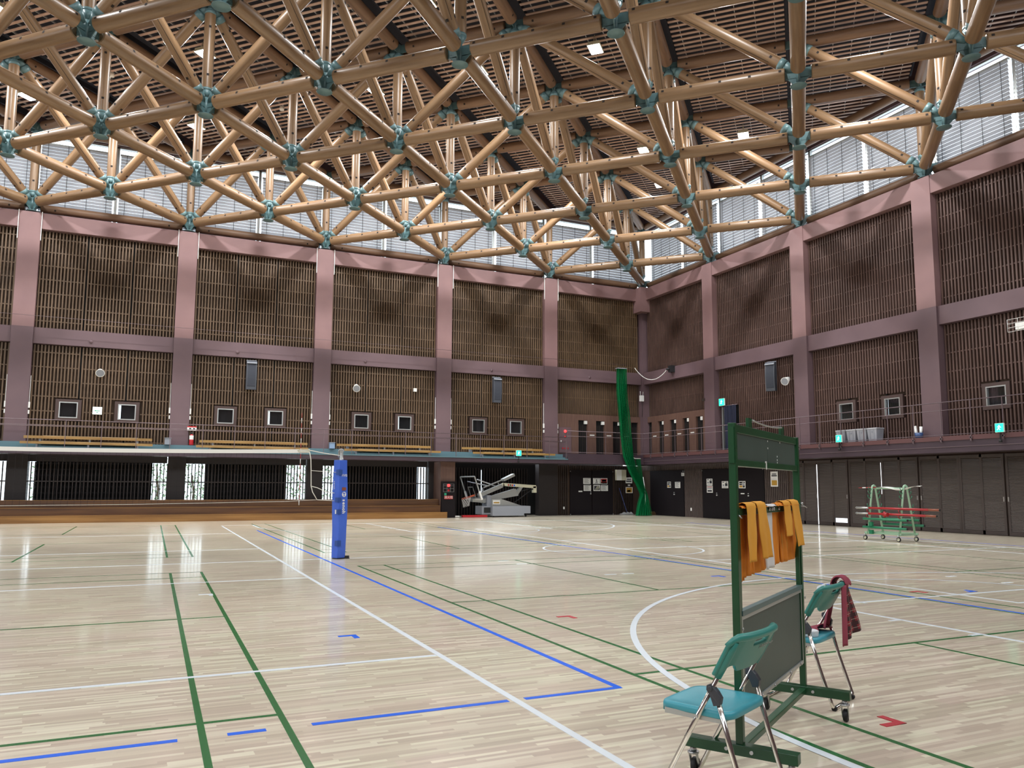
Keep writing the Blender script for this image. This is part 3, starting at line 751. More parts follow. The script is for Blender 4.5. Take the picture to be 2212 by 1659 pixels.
# ================================================================== BALCONY THINGS
def rail(name, label, pts, posts, zt, mids, zb, m, r=.015):
    """pts: plan polyline; posts: plan points"""
    t = thing(name, label, 'railing')
    MB().tube([(x, y, zt) for x, y in pts], r, 8).build('top_rail', m, t)
    for z in mids: MB().tube([(x, y, z) for x, y in pts], .011, 6).build('lower_rail', m, t)
    for (x, y) in posts: MB().bar((x, y, zb), (x, y, zt), .022, .022).build('post', m, t)
    return t
rail('balcony_railing', 'long low mauve railing in front of the spectator benches', [(-5.05, -.93), (-9*BAY, -.93)], [(-5.08, -.93)]+[(-5.97-1.165*i, -.93) for i in range(22)], 3.73, (3.54, 3.5), 2.72, M['rail'])
rail('balcony_railing', 'mauve walkway railing that turns the corner and runs along the side wall', [(-5.0, -.9), (-.72, -.9), (-.72, -32)],
     [(-5.0+1.06*i, -.9) for i in range(5)]+[(-.72, -1.6-.97*i) for i in range(22)], 4.05, (3.8, 3.04), 2.8, M['rail'])
def bench(x0, x1, y, z, lab, hh=.1, seat=True):
    t = thing('spectator_bench', lab, 'bench', group='long wooden benches on the balcony')
    MB().box(x0, x1, y-.04, y, z-hh, z).build('front_board', M['bench'], t)
    MB().box(x0+.6 if seat else x0, x1-.5 if seat else x1, y+.03, y+.36, z-.05, z+.012).build('seat_board', M['bench_pale'], t)
    for f_ in (.12, .5, .88):
        x = x0+(x1-x0)*f_; MB().box(x-.03, x+.03, y+.02, y+.3, 2.7 if y < -.5 else 2.95, z-.05).build('bracket', M['grey'], t)
M['bench_pale'] = mat('worn pale bench top', srgb(206, 178, 130), .35, col2=srgb(224, 208, 176), scale=3, stretch=(.5, 4, 4))
bn = ['right of the red-lamped wall end, over the basketball hoop', 'above the volleyball post', 'under the long grey speaker at left', 'at the far left of the balcony']
for i, (a, c_) in enumerate((((-10.17, -6.09), (-9.77, -5.6)), ((-15.82, -11.64), (-15.57, -11.3)), ((-21.21, -17.03), (-21.34, -17.06)), ((-27.13, -22.9), (-27.19, -22.87)))):
    bench(a[0], a[1], -.42, 3.17, 'back row wooden bench '+bn[i])
    bench(c_[0], c_[1], -.78, 2.95, 'front row wooden bench '+bn[i], .09)
bench(-32.4, -28.3, -.42, 3.17, 'back row wooden bench just past the left edge'); bench(-32.6, -28.2, -.78, 2.95, 'front row wooden bench just past the left edge', .09)
# speakers
def speaker(loc, rz, lab):
    t = thing('wall_speaker', lab, 'speaker', loc, rz, 'tall grey wall speakers')
    b = MB(); n = 8; f = []
    pr = [(.17+.05*math.sin(PI*i/n), -.59+1.18*i/n) for i in range(n+1)]     # bowed front
    pts = [(0, -y, z) for y, z in pr]
    b.prism([(-.2, 0, -.59)]+[(-.2, -y, z) for y, z in pr]+[(-.2, 0, .59)], (.4, 0, 0)); b.build('cabinet', M['spk'], t)
    b = MB(); b.prism([(-.155, -.17, -.52)]+[(-.155, -y-.008, z) for y, z in pr[1:-1]]+[(-.155, -.17, .5)], (.31, 0, 0)); b.build('grille', M['spk_grille'], t)
    b = MB(); b.prism([(-.2, -.24, .47), (-.2, -.24, .5), (-.2, 0, .63), (-.2, 0, .59), (-.2, -.17, .47)], (.4, 0, 0)); b.build('cap', M['grey'], t)
    b = MB(); b.box(-.05, .05, 0, .22, .3, .38); b.box(-.05, .05, 0, .22, -.38, -.3); b.build('bracket', M['dark'], t)
M['spk'] = mat('dark slate speaker body', srgb(62, 66, 74), .5); M['spk_grille'] = mat('charcoal speaker grille', srgb(42, 46, 56), .7)
speaker((-19.35, -.2, 5.88), 0, 'tall grey wall speaker between the second and third columns from the left')
speaker((-8.4, -.2, 5.88), 0, 'tall grey wall speaker over the folded basketball hoop')
speaker((-.25, -9.45, 5.86), -PI/2+.35, 'tall curved wall speaker on the side wall left of the white horn')
# white projector horns
def horn(loc, d, lab, L=.34):
    t = thing('horn_speaker', lab, 'speaker', loc, 0, 'white horn speakers')
    d = Vector(d).normalized()
    b = MB(); b.cyl(-d*L*.5, d*L*.45, .09, .15, 18); b.cyl(d*L*.45, d*L*.5, .16, n=18); b.build('horn_body', M['white'], t)
    MB().disc(d*(L*.5+.004), .14, 18, 0, d).build('horn_face', M['grey'], t)
    MB().tube([(0, 0, 0), (-d.x*.1, -d.y*.1, .12), (-d.x*.3, -d.y*.3, .14)], .018).build('bracket', M['white'], t)
horn((-15.0, -.25, 5.64), (-.15, -1, -.5), 'white horn speaker on the long wall, over the small windows beside the blue post')
horn((-24.82, -.25, 5.66), (.1, -1, -.6), 'small white horn speaker above the white arrow sign', .22)
horn((-.4, -10.38, 5.6), (-1, -.35, -.45), 'white horn speaker aimed down from the side-wall column')
tag(MB().box(-12.36, -12.22, -.08, .02, 5.62, 5.77).build('sensor_box', M['white']), 'small white sensor box on slats left of the folded hoop', 'sensor')
t = thing('caged_light', 'white wire-caged light at the right edge, high on the side wall', 'light', (-.3, -19.55, 6.1))
b = MB(); b.box(-.12, 0, -.16, .16, -.14, .05); b.build('light_body', M['white'], t)
b = MB()
for z in (-.2, -.08, .04, .16): b.tube([(-.02, -.3, z), (-.25, -.3, z), (-.25, .3, z), (-.02, .3, z)], .006, 5)
for y in (-.3, 0, .3): b.tube([(-.25, y, -.2), (-.25, y, .16)], .006, 5)
b.build('wire_cage', M['white'], t)
t = thing('wall_camera', 'small black camera on the side wall end of the slack rope', 'camera', (-.3, -2.77, 7.09))
MB().box(-.1, .2, -.12, .12, -.16, .16).build('camera_body', M['dark'], t); MB().cyl((-.1, 0, 0), (-.2, .12, -.03), .05, n=10).build('lens_barrel', M['dark'], t)
b = MB(); p0, p1 = Vector((-1.35, -1.2, 7.28)), Vector((-.45, -2.7, 7.12)); b.tube([p0.lerp(p1, i/16)+Vector((0, 0, -1.15*4*(i/16)*(1-i/16)*.5)) for i in range(17)], .014, 6)
tag(b.build('rope', M['white']), 'slack white rope hanging between net top and black camera', 'rope')
t = thing('antenna_box', 'white wireless box with short aerials on the corner column', 'wireless box', (-.35, -.3, 5.95))
MB().box(-.1, .1, -.06, .06, -.2, .1).build('case', M['white'], t); b = MB(); b.cyl((-.07, 0, .1), (-.08, 0, .32), .012, n=6); b.cyl((.07, 0, .1), (.09, 0, .3), .012, n=6); b.build('aerial', M['white'], t)
MB().tube([(0, 0, -.2), (.04, 0, -.5), (.02, 0, -1.0)], .012, 6).build('cable', M['dark'], t)
# exit signs
def sign(loc, rz, lab, w=.24, h=.24, hang=True, white=False):
    t = thing('exit_sign', lab, 'sign', loc, rz, None)
    MB().box(-w/2-.01, w/2+.01, 0, .05, -h/2-.01, h/2+.01).build('sign_case', M['white'], t)
    MB().box(-w/2, w/2, -.006, 0, -h/2, h/2).build('sign_face', M['exit_white'] if white else M['exit'], t)
    b = MB(); y = -.008; s = h/.24
    def q(*p): k = b.add([(a*s, y, c_*s) for a, c_ in p]); b.face([k+i for i in range(len(p))])
    if white:
        q((-.09, .0), (-.05, .03), (-.05, -.03)); q((-.05, .012), (.08, .012), (.08, -.012), (-.05, -.012)); q((-.03, -.07), (.03, -.07), (.03, -.045), (-.03, -.045))
    else:
        b.disc((.0, y, .065*s), .018*s, 10, 0, (0, -1, 0))
        q((-.015, .045), (.02, .045), (.005, -.01), (-.03, -.01)); q((-.03, -.01), (-.005, -.01), (.035, -.06), (.015, -.07)); q((-.03, -.01), (-.01, -.02), (-.05, -.07), (-.075, -.06)); q((.015, .045), (.06, .01), (.05, 0), (.01, .02)); q((-.015, .045), (-.06, .03), (-.055, .015), (-.01, .025))
    b.build('pictogram', M['arrow'] if white else M['exit_white'], t)
    if hang:
        b = MB(); b.bar((0, .02, -h/2), (0, .02, -h/2-.22), .03, .03); b.cyl((0, .02, -h/2-.3), (0, .02, -h/2-.22), .045, n=10); b.build('bracket', M['dark'], t)
M['arrow'] = mat('green arrow print', srgb(40, 160, 120), .6)
sign((-7.58, -1.0, 2.93), 0, 'green running-man sign hung on the bench balcony over the hoop')
sign((-.85, -13.24, 3.14), -PI/2, 'green running-man sign on the walkway rail beside the grey bins')
sign((-.85, -19.02, 3.14), -PI/2, 'green running-man sign on the walkway rail at the right edge')
sign((-.15, -6.2, 5.15), -PI/2, 'green running-man sign above the dark blue door curtain', .34, .3, False)
sign((-24.85, -.03, 4.2), 0, 'white lit arrow sign between two small windows', .3, .27, False, True)
# curtain over the upper door, its frame and shelf
t = thing('door_curtain', 'dark navy curtain hanging in the walkway doorway under a green sign', 'curtain')
b = MB(); b.grid(lambda s, v: (-.05+.05*math.sin(s*44)+.02*math.sin(s*17+v*3), -6.25-.75*s, 2.99+1.98*v), 60, 6); b.build('cloth', mat('navy curtain', srgb(30, 34, 56), .85), t)
b = MB(); b.cyl((-.05, -6.0, 4.98), (-.05, -7.1, 4.98), .02, n=8); b.build('rod', M['rail'], t)
b = MB(); wbox(b, Rp, 5.86, 7.1, .12, .16, 2.9, 5.0); wbox(b, Rp, 6.05, 6.1, -.02, .12, 2.98, 4.95, 1); b.build('doorway', [M['black'], M['alu']], RW)
# bins, bucket
bin0 = None
blab = ['grey tall bin on the walkway, left end of the four, behind the green sign', 'grey tall bin second from the left of the four on the walkway', 'grey tall bin third from the left of the four on the walkway', 'grey tall bin at the right end of the four on the walkway']
for i, v in enumerate((13.12, 13.58, 14.02, 14.46)):
    if bin0 is None:
        t = bin0 = thing('waste_bin', '', 'bin')
        b = MB(); w0, w1 = .16, .195
        k = b.add([(sx*w*.9, sy*w, z) for z, w in ((0, w0), (.42, w1)) for sx, sy in ((-1, -1), (1, -1), (1, 1), (-1, 1))])
        for a in range(4): b.face([k+a, k+(a+1) % 4, k+4+(a+1) % 4, k+4+a])
        b.face([k+3, k+2, k+1, k]); b.build('body', mat('grey bin plastic', srgb(150, 152, 160), .5), t)
        b = MB(); b.box(-.19, .19, -.21, .21, .42, .47); o = b.build('rim', mat('pale grey bin rim', srgb(168, 170, 176), .5), t); bevel(o, .01)
        b = MB()
        for y in (-.08, .08): b.box(-.178, -.172, y-.006, y+.006, .08, .42)
        b.box(-.182, -.176, -.03, .03, .3, .36); b.build('front_rib', M['grey'], t)
    else: t = copy_tree(bin0)
    t['label'] = blab[i]; t['group'] = 'grey bins on the walkway'; t.location = (-.45, -v, 2.98)
t = thing('umbrella_bucket', 'blue bucket holding white rolls on the walkway', 'bucket', (-.45, -16.12, 2.98))
MB().lathe([(.0, .01), (.1, .01), (.13, .2), (.12, .2), (.09, .03)], 18).build('bucket', mat('blue bucket plastic', srgb(58, 84, 128), .4), t)
b = MB(); b.cyl((-.03, .04, .04), (-.05, .1, .42), .035, .05, 10); b.cyl((.03, -.04, .04), (.03, -.07, .4), .035, .05, 10); b.build('roll', M['white'], t)
# extinguisher with its sign, small things on the balcony
t = thing('fire_extinguisher', 'red fire extinguisher with white label beside the second column from the left', 'extinguisher', (-21.5, -.35, 2.96))
b = MB(); b.lathe([(0, 0), (.075, 0), (.08, .02), (.08, .34), (.05, .41), (.02, .43)], 16); b.build('cylinder', M['red'], t)
MB().lathe([(.081, .22), (.081, .38)], 16).build('paper_label', M['paper'], t)
b = MB(); b.cyl((0, 0, .42), (0, 0, .5), .02, n=8); b.bar((-.06, 0, .5), (.08, 0, .53), .02, .02); b.tube([(.02, 0, .46), (.09, -.02, .4), (.1, -.02, .15)], .01, 6); b.build('valve', M['dark'], t)
t = thing('extinguisher_sign', 'small white box with red strip over the fire extinguisher', 'sign', (-21.5, -.3, 3.62))
MB().box(-.17, .17, 0, .08, -.07, .09).build('case', M['paper'], t); b = MB(); b.box(-.17, .17, -.004, 0, .045, .09); b.build('red_strip', M['red'], t); b = MB()
for i in range(2): b.box(-.1+.14*i, -.02+.14*i, -.004, 0, -.04, .02)
b.build('print', M['ink'], t)
for x, lab in ((-22.35, 'small grey folding stool on the balcony left of the extinguisher'), (-16.02, 'pale blue stacking tub on the balcony over the blue post')):
    t = thing('storage_tub', lab, 'tub', (x, -.45, 2.95)); o = MB().box(-.11, .11, -.1, .1, 0, .25).build('tub', mat('pale blue plastic', srgb(126, 150, 178), .4) if x > -20 else M['grey'], t); bevel(o, .01)
    MB().box(-.125, .125, -.115, .115, .25, .27).build('lid', M['grey'], t)
t = thing('slack_wire', 'thin grey wire strung along the long wall above its middle beam', 'wire')
MB().tube([(-9*BAY, -.6, 7.62), (-1.4, -.6, 7.5)], .008, 5).build('wire', M['rail'], t)
b = MB()
for u in (3.3, 8.6, 14.6, 19.9, 25.2): b.lathe([(0, -.035), (.06, -.03), (.07, 0)], 12, (-u, -.12, 6.82), axis='y')
b.build('round_outlet', M['plum_dark'], LW)
b = MB()
for i in range(22): b.box(-.78, -.72, -1.6-.97*i-.05, -1.6-.97*i+.05, 2.9, 2.94); b.box(-.78, -.75, -1.6-.97*i-.02, -1.6-.97*i+.02, 2.82, 3.0)
b.build('post_foot', M['rail'], T2)
# fire panels with red lamps
t = thing('fire_alarm', 'plum fire alarm panel with red lamp beside the corner openings', 'alarm panel', (-4.62, -.0, 3.05))
MB().box(-.34, .34, 0, .05, 0, 1.25).build('panel', M['plum_dark'], t); b = MB(); b.lathe([(0, -.08), (.05, -.07), (.07, 0)], 14, (0, 0, 1.05), axis='y'); b.build('lamp', M['red_lamp'], t)
b = MB(); b.lathe([(.0, -.02), (.045, -.02), (.05, 0)], 14, (0, 0, .78), axis='y'); b.build('push_button', M['red'], t)
b = MB()
for i in range(3): b.disc((-.14+.14*i, -.012, .22), .04, 10, 0, (0, -1, 0))
b.build('red_letter', M['red'], t); MB().box(-.26, -.2, -.01, 0, .5, .6).build('label_plate', M['white'], t)
t = thing('fire_alarm', 'dark fire alarm cabinet with lit red lamp at the end of the lower steps', 'alarm panel', (-10.71, -.25, 0))
MB().box(-.33, .33, 0, .1, 0, 1.62).build('cabinet', M['door'], t)
b = MB(); b.lathe([(0, -.08), (.05, -.07), (.07, 0)], 14, (0, 0, 1.44), axis='y'); b.build('lamp', M['red_lamp'], t)
b = MB(); b.lathe([(0, -.02), (.045, -.02), (.05, 0)], 14, (0, 0, 1.22), axis='y'); b.build('push_button', M['red'], t)
b = MB()
for z in (1.15, 1.3, 1.42, 1.5): b.box(-.25, .25, -.02, 0, z, z+.012)
for x in (-.25, -.08, .08, .25): b.box(x-.006, x+.006, -.02, 0, 1.15, 1.51)
b.build('guard_frame', M['steel'], t)
b = MB(); b.box(-.2, .2, -.015, 0, .83, .98); b.build('red_plate', M['red'], t)
text_part('lettering', '消火栓', .14, M['paper'], t, frame3((0, -.017, .905), (1, 0, 0), (0, 0, 1)))
MB().box(-.2, -.1, -.012, 0, 1.0, 1.1).build('green_sticker', M['arrow'], t)
b = MB(); b.box(-11.06, -10.37, -.15, .79, 0, 2.5); b.build('panelled_pier', M['boarding'], LL)
# name plates between the openings, white boxes in their heads, conduits on columns
b = MB()
for u in (1.08+.0, 2.1, 3.08): wbox(b, Lp, u-.13, u+.13, .03, .05, 3.93, 3.98)
for v in (.84, 1.84, 2.86, 3.86): wbox(b, Rp, v-.13, v+.13, .03, .05, 3.93, 3.98)
wbox(b, Rp, 4.97+.02, 5.2, -.27, -.25, 5.3, 5.42, 1)
b.build('name_plate', [M['paper'], M['darkwood']], LW)
b = MB()
for (P, us) in ((Lp, (1.44, 2.41, 3.4)), (Rp, (1.5, 2.5, 3.5, 4.5))):
    for u in us: wbox(b, P, u-.06, u+.1, .06, .15, 4.5, 4.66)
b.build('white_fixture', M['paper'], LW)
for P, Wl_, n in ((Lp, LW, 9),):
    b = MB()
    for k in range(1, n):
        for s in (-1, 1):
            u = k*BAY+s*.375
            wbox(b, P, u-.03, u+.03, -.16, -.1, 4.2, 4.42); wbox(b, P, u-.022, u+.022, -.16, -.1, 3.98, 4.12); wbox(b, P, u-.008, u+.008, -.14, -.12, 4.42, 5.4); wbox(b, P, u-.01, u+.01, -.24, -.2, 10.5, 11.6)
    b.build('conduit', M['paper'], Wl_)

# ================================================================== LOWER LEVEL, LEFT
t = thing('bleacher_steps', 'three brown wooden spectator steps along the foot of the long wall', 'bleachers')
for i, (y, z0, z1, x1) in enumerate(((-.45, 0, .265, -11.07), (-.2, .265, .545, -11.07), (.05, .545, .82, -11.07))):
    b = MB().box(-9*BAY+.05, x1, y, .78, z0+.001, z1-.02)
    if i == 0: b.box(x1, -10.83, y, -.26, z0+.001, z1-.02)
    o = b.build('step', M['bleacher_hi'] if i == 0 else M['bleacher'], t)
    o['label'] = ['golden lowest step', 'brown middle step', 'dark brown top step'][i]
    b = MB().box(-9*BAY+.05, x1, y-.012, .78, z1-.02, z1)
    if i == 0: b.box(x1, -10.83, y-.012, -.26, z1-.02, z1)
    b.build('nosing', M['bleacher_hi'], o)
# doors in the alcove
dn = [0]
def door(P, u0, u1, d, lab, z1=2.24, knob=None, side=0):
    dn[0] += 1; t = struct('door_%d' % dn[0], lab); b = MB(); wbox(b, P, u0+.01, u1-.01, d, d+.05, .01, z1); b.build('door_leaf', M['door'], t)
    if knob is not None:
        x, y = P(knob, d-.03); b = MB()
        for z, r in ((1.06, .035), (1.15, .022)): b.lathe([(0, -.03), (r, -.025), (r, .03)], 12, (x, y, z), axis='y' if P is Lp else 'x')
        b.build('knob', M['steel'], t)
    return t
door(Lp, 2.55, 3.81, 1.02, 'dark door leaf carrying the left posters in the corner alcove', knob=2.62); door(Lp, 1.28, 2.53, 1.02, 'dark door leaf carrying the four right posters in the corner alcove')
door(Rp, -.3, 2.53, .5, 'dark door beside the green net on the side wall', knob=1.78); door(Rp, 3.93, 5.95, .5, 'dark door with two stacked notices', knob=4.98); door(Rp, 5.97, 8.0, .5, 'dark door behind the green board stand', knob=7.05)
b = MB()
for u in (1.3, 3.79): wbox(b, Lp, u-.02, u+.02, .98, 1.02, 2.16, 2.2); wbox(b, Lp, u-.02, u+.02, .98, 1.02, .01, .06)
for v in (2.5, 2.6, 3.95, 7.97): wbox(b, Rp, v-.02, v+.02, .46, .5, 2.16, 2.2)
b.build('door_catch', M['steel'], LL)
def poster(P, u, z, w, h, d, lab, style):
    """u,z centre; small printed sheet"""
    x, y = P(u, d); t = thing('poster', lab, 'poster', (x, y, z), 0 if P is Lp else -PI/2)
    MB().box(-w/2, w/2, -.004, 0, -h/2, h/2).build('sheet', M['paper'], t)
    b = MB()
    def r(x0, x1, z0, z1, mi=0): b.box(x0*w, x1*w, -.0055, -.004, z0*h, z1*h, mi)
    if style == 'text':
        r(-.4, .4, .34, .42)
        for i in range(6): r(-.38, -.38+.5+.22*((i*7) % 3)/2, .2-.11*i, .24-.11*i)
    elif style == 'figure':
        r(-.4, .4, .36, .42); r(-.06, .06, .18, .28); r(-.03, .05, -.1, .18); r(-.16, -.02, .08, .13); r(.04, .16, -.02, .03); r(-.12, -.03, -.3, -.1); r(.03, .12, -.32, -.1); r(-.3, .3, -.43, -.38)
    elif style == 'stage': r(-.44, .44, -.42, .42, 2); r(-.3, .3, -.1, .25, 3); r(-.44, .44, -.42, -.2, 1)
    elif style == 'dark':
        r(-.4, .4, -.36, .36)
        for i in range(3): b.prism([(-.3*w+.2*w*i, -.007, -.3*h), (-.22*w+.2*w*i, -.007, -.3*h), (.1*w+.15*w*i, -.007, .3*h), (.02*w+.15*w*i, -.007, .3*h)], (0, .001, 0), 4)
    elif style == 'photo': r(-.4, .4, -.4, .4, 1); r(-.3, .2, -.3, .0, 0)
    elif style == 'mixed': r(-.4, -.1, .3, .4); r(.1, .4, .3, .4); r(.02, .4, -.2, .22, 0); r(-.36, -.1, -.2, .05, 3); r(-.4, .4, -.38, -.34, 0)
    elif style == 'title': r(-.3, .3, .3, .36); r(-.36, .36, .18, .26); r(-.42, .42, -.02, -.01); r(-.36, .36, -.42, -.08, 1)
    elif style == 'redtitle': r(-.4, .4, .3, .4, 2); r(-.4, .36, .08, .2, 3); r(-.36, .36, -.35, -.12, 0)
    elif style == 'big': r(-.3, .35, .1, .28); r(-.4, .38, -.25, -.05)
    elif style == 'colour': r(-.4, .4, .2, .4, 0); r(-.3, .25, .24, .36, 5); r(-.4, 0, -.05, .15, 0); r(.04, .4, -.05, .15, 3); r(-.4, .05, -.4, -.1, 1); r(.1, .4, -.4, -.1, 0)
    b.build('print', [M['ink'], M['photo_yellow'], M['photo_red'], M['grey'], M['off_white'], M['paper']], t)
A_ = 'on the dark double door of the corner alcove'
poster(Lp, 2.83, 1.70, .43, .3, 1.01, 'white text notice, upper left '+A_, 'text'); poster(Lp, 2.81, 1.35, .43, .3, 1.01, 'white text notice, lower left '+A_, 'text')
poster(Lp, 2.27, 1.70, .41, .3, 1.01, 'notice with a serving figure, upper middle '+A_, 'figure'); poster(Lp, 2.25, 1.35, .41, .3, 1.01, 'dark diagonal striped notice '+A_, 'dark')
poster(Lp, 1.83, 1.70, .41, .3, 1.01, 'colour photo notice with red top '+A_, 'stage'); poster(Lp, 1.80, 1.35, .41, .3, 1.01, 'white text notice, lower right '+A_, 'text')
tag(MB().box(-3.32, -3.1, 1.005, 1.015, 1.15, 1.21).build('door_plate', M['paper']), 'small white name plate on the left alcove door', 'sign')
poster(Lp, .33, 1.75, .4, .3, 1.0, 'grey notice with two bold lines behind the green net', 'big'); poster(Lp, .32, 1.25, .42, .31, 1.0, 'yellow photo notice behind the green net', 'photo')
poster(Rp, 1.35, 1.53, .3, .3, .49, 'notice with dark photo blocks beside the green net', 'colour'); poster(Rp, 2.05, 1.52, .42, .3, .49, 'white text notice on the door right of the net', 'text')
poster(Rp, 2.47, 2.03, .22, .16, .49, 'tiny white notice high on the door right of the net', 'text')
poster(Rp, 4.46, 1.65, .42, .31, .49, 'upper of two stacked notices on the side-wall door', 'mixed'); poster(Rp, 4.47, 1.32, .42, .31, .49, 'lower red-headed notice of the stacked pair', 'redtitle')
poster(Rp, 5.53, 1.53, .43, .31, .49, 'white notice with two dark pictures left of the board post', 'mixed'); poster(Rp, 6.65, 1.53, .43, .31, .49, 'colourful notice right of the board post', 'colour')
poster(Rp, 8.6, 1.76, .42, .62, .49, 'tall notice over slats with a yellow picture of benches', 'title')
tag(MB().box(.485, .495, -6.78, -6.55, 1.12, 1.17).build('door_plate', M['paper']), 'small white name plate under the colourful notice', 'sign')
t = thing('wall_cabinet', 'cream box with an open leaf on the alcove wall above the mop', 'cabinet', (-.88, 1.0, 2.02))
o = MB().box(-.29, .29, -.16, 0, -.27, .27).build('body', M['off_white'], t); bevel(o, .005); MB().bar((-.29, -.17, 0), (-.04, -.24, 0), .02, .54).build('door', M['paper'], t)
tag(MB().box(-.4, -.28, .96, 1.0, 1.46, 1.54).build('switch_box', M['white']), 'small white switch between two notices', 'switch')
t = thing('mop', 'blue handled floor mop leaning in the corner alcove', 'mop')
MB().cyl((-.76, .55, .14), (-.95, .97, 1.36), .016, n=8).build('handle', mat('blue mop handle', srgb(70, 84, 140), .4), t)
b = MB(); b.grid(lambda s, v: (-1.15+.75*s, .55+.16*math.cos(v*PI), .02+.1*math.sin(v*PI)*(1+.35*math.sin(s*23+1))*min(1, 6*s, 6*(1-s))), 24, 8); b.build('mop_head', mat('grey mop yarn', srgb(150, 150, 148), .95, bump=.6, scale=30), t)
tag(MB().box(-4.2, -4.12, .99, 1.02, .3, .42).build('socket', M['white']), 'small socket plate low on the alcove slats', 'socket')
tag(MB().box(.47, .5, -3.12, -3.04, .3, .44).build('socket', M['white']), 'small socket plate low on the side-wall slats', 'socket')

# gathered green net and its short second strand
def green_net():
    t = thing('net_curtain', 'gathered green dividing net hanging to the floor near the corner', 'net')
    ks = [(7.18, -2.14, .26), (6.0, -2.12, .28), (4.92, -2.0, .32), (3.9, -1.9, .29), (2.9, -1.77, .28), (2.1, -1.5, .24), (1.5, -1.15, .18), (1.05, -.93, .14), (.6, -.95, .28), (.02, -.94, .42)]
    def at(v):
        z = 7.18*(1-v)+.02*v
        for (z0, x0, w0_), (z1, x1, w1) in zip(ks, ks[1:]):
            if z >= z1: f_ = (z0-z)/(z0-z1); return z, x0+(x1-x0)*f_, w0_+(w1-w0_)*f_
        return ks[-1]
    def fn(s, v, ph=0, dy=0):
        z, x, w_ = at(v); return (x+(s-.5)*2*w_+.02*math.sin(9*v+ph), -1.25+dy+.07*math.sin(s*40+ph+2*v)+.03*math.sin(v*14+s*5), z)
    b = MB(); b.grid(lambda s, v: fn(s, v), 70, 50); b.build('net_cloth', M['net'], t)
    b = MB(); b.grid(lambda s, v: fn(s*.9+.05, v, 2, .12), 60, 50); b.build('net_cloth', M['net'], t)
    b = MB(); b.grid(lambda s, v: (-1.15+.28*v+(s-.5)*(.27-.05*v+.1*v*v), -1.1+.05*math.sin(s*22), 2.78-1.9*v), 30, 20); b.build('side_strand', M['net'], t)
    b = MB(); b.tube([(-.95, -1.22, 1.9), (-.86, -1.24, 1.2), (-.86, -1.25, .85), (-.88, -1.25, .55)], .016, 6); b.build('tie_cord', M['white'], t)
    b = MB(); b.box(-2.42, -1.88, -1.33, -1.1, 7.17, 7.21); b.build('head_bar', M['grey'], t)
    b = MB(); b.tube([(-1.45, -1.1, 2.84), (-1.3, -1.1, 2.8), (-1.0, -1.1, 2.8)], .02, 6); b.build('hanging_wire', M['white'], t)
M['net'] = glass('green netting', (1, 1, 1, 1), 0)
_m = M['net']; _nt = _m.node_tree; _nt.nodes.clear()
_o = _nt.nodes.new('ShaderNodeOutputMaterial'); _mx = _nt.nodes.new('ShaderNodeMixShader'); _t = _nt.nodes.new('ShaderNodeBsdfTransparent'); _d = _nt.nodes.new('ShaderNodeBsdfDiffuse'); _d.inputs[0].default_value = srgb(14, 92, 52)
_mx.inputs[0].default_value = .72; _nt.links.new(_t.outputs[0], _mx.inputs[1]); _nt.links.new(_d.outputs[0], _mx.inputs[2]); _nt.links.new(_mx.outputs[0], _o.inputs[0])
green_net()

# ---- folded basketball hoop
t = thing('basketball_hoop', 'folded grey portable basketball hoop parked under the balcony', 'basketball hoop')
cY = .35
def H(x, z, y=0): return Vector((-22.79+(x+22.79)*1.0105, cY+y, 1.4+(z-1.4)*1.0105))
b = MB(); b.box(-8.55, -6.95, -.25, .95, .06, .5); b.box(-6.95, -6.62, -.25, .95, .16, .5); b.build('base', M['grey'], t)
b = MB(); b.box(-9.0, -8.55, -.05, .75, .12, .5); b.box(-8.9, -8.58, -.07, -.04, .2, .44, 1); b.build('front_box', [M['grey'], M['dark']], t)
b = MB(); b.prism([H(-8.65, .5, -.4), H(-8.65, .82, -.4), H(-8.2, .84, -.4), H(-7.1, .51, -.4)], (0, .8, 0)); b.build('sloping_housing', M['alu'], t)
b = MB(); b.prism([H(-8.85, .5, -.3), H(-8.85, 1.0, -.3), H(-8.65, 1.0, -.3), H(-8.65, .5, -.3)], (0, .6, 0)); b.build('front_post', M['grey'], t)
b = MB(); b.box(-8.46, -8.1, cY-.42, cY-.405, .58, .77); b.build('warning_plate', M['paper'], t); b = MB(); b.box(-8.42, -8.14, cY-.424, cY-.42, .63, .69); b.build('warning_print', M['photo_yellow'], t)
b = MB(); b.bar(H(-9.5, .76), H(-9.0, .72), .3, .12); b.bar(H(-9.0, .73), H(-7.3, 1.21), .3, .2); b.build('lower_arm', M['alu'], t)
b = MB(); b.bar(H(-8.7, .8), H(-7.2, 1.05), .26, .14); b.bar(H(-7.28, 1.0), H(-6.98, 1.42), .16, .14); b.build('link_arm', M['alu'], t)
b = MB(); b.bar(H(-9.15, .98), H(-8.0, 1.44), .22, .17); b.build('upper_arm', M['alu'], t)
b = MB(); b.bar(H(-8.2, 1.38), H(-7.9, 1.5), .18, .12); b.bar(H(-7.95, 1.5), H(-6.25, 1.4), .18, .14); b.prism([H(-6.4, 1.42, -.09), H(-6.22, 1.42, -.09), H(-6.22, 1.12, -.09), H(-6.38, 1.12, -.09)], (0, .18, 0)); b.build('boom', M['off_white'], t)
b = MB()
for i, mi in enumerate((0, 1, 0, 2)): o_ = H(-7.72+.1*i, 1.485-.006*i, -.092); b.box(o_.x, o_.x+.07, o_.y, o_.y+.004, o_.z-.05, o_.z+.03, mi)
b.build('boom_sticker', [M['red'], M['ink'], M['blue_line']], t)
b = MB(); b.bar(H(-8.9, 1.35), H(-7.9, 1.74), .05, .05); b.bar(H(-7.95, 1.70), H(-7.4, 1.95), .34, .12); b.bar(H(-8.2, 1.62), H(-8.12, 1.47), .03, .03); b.build('counterweight', M['alu'], t)
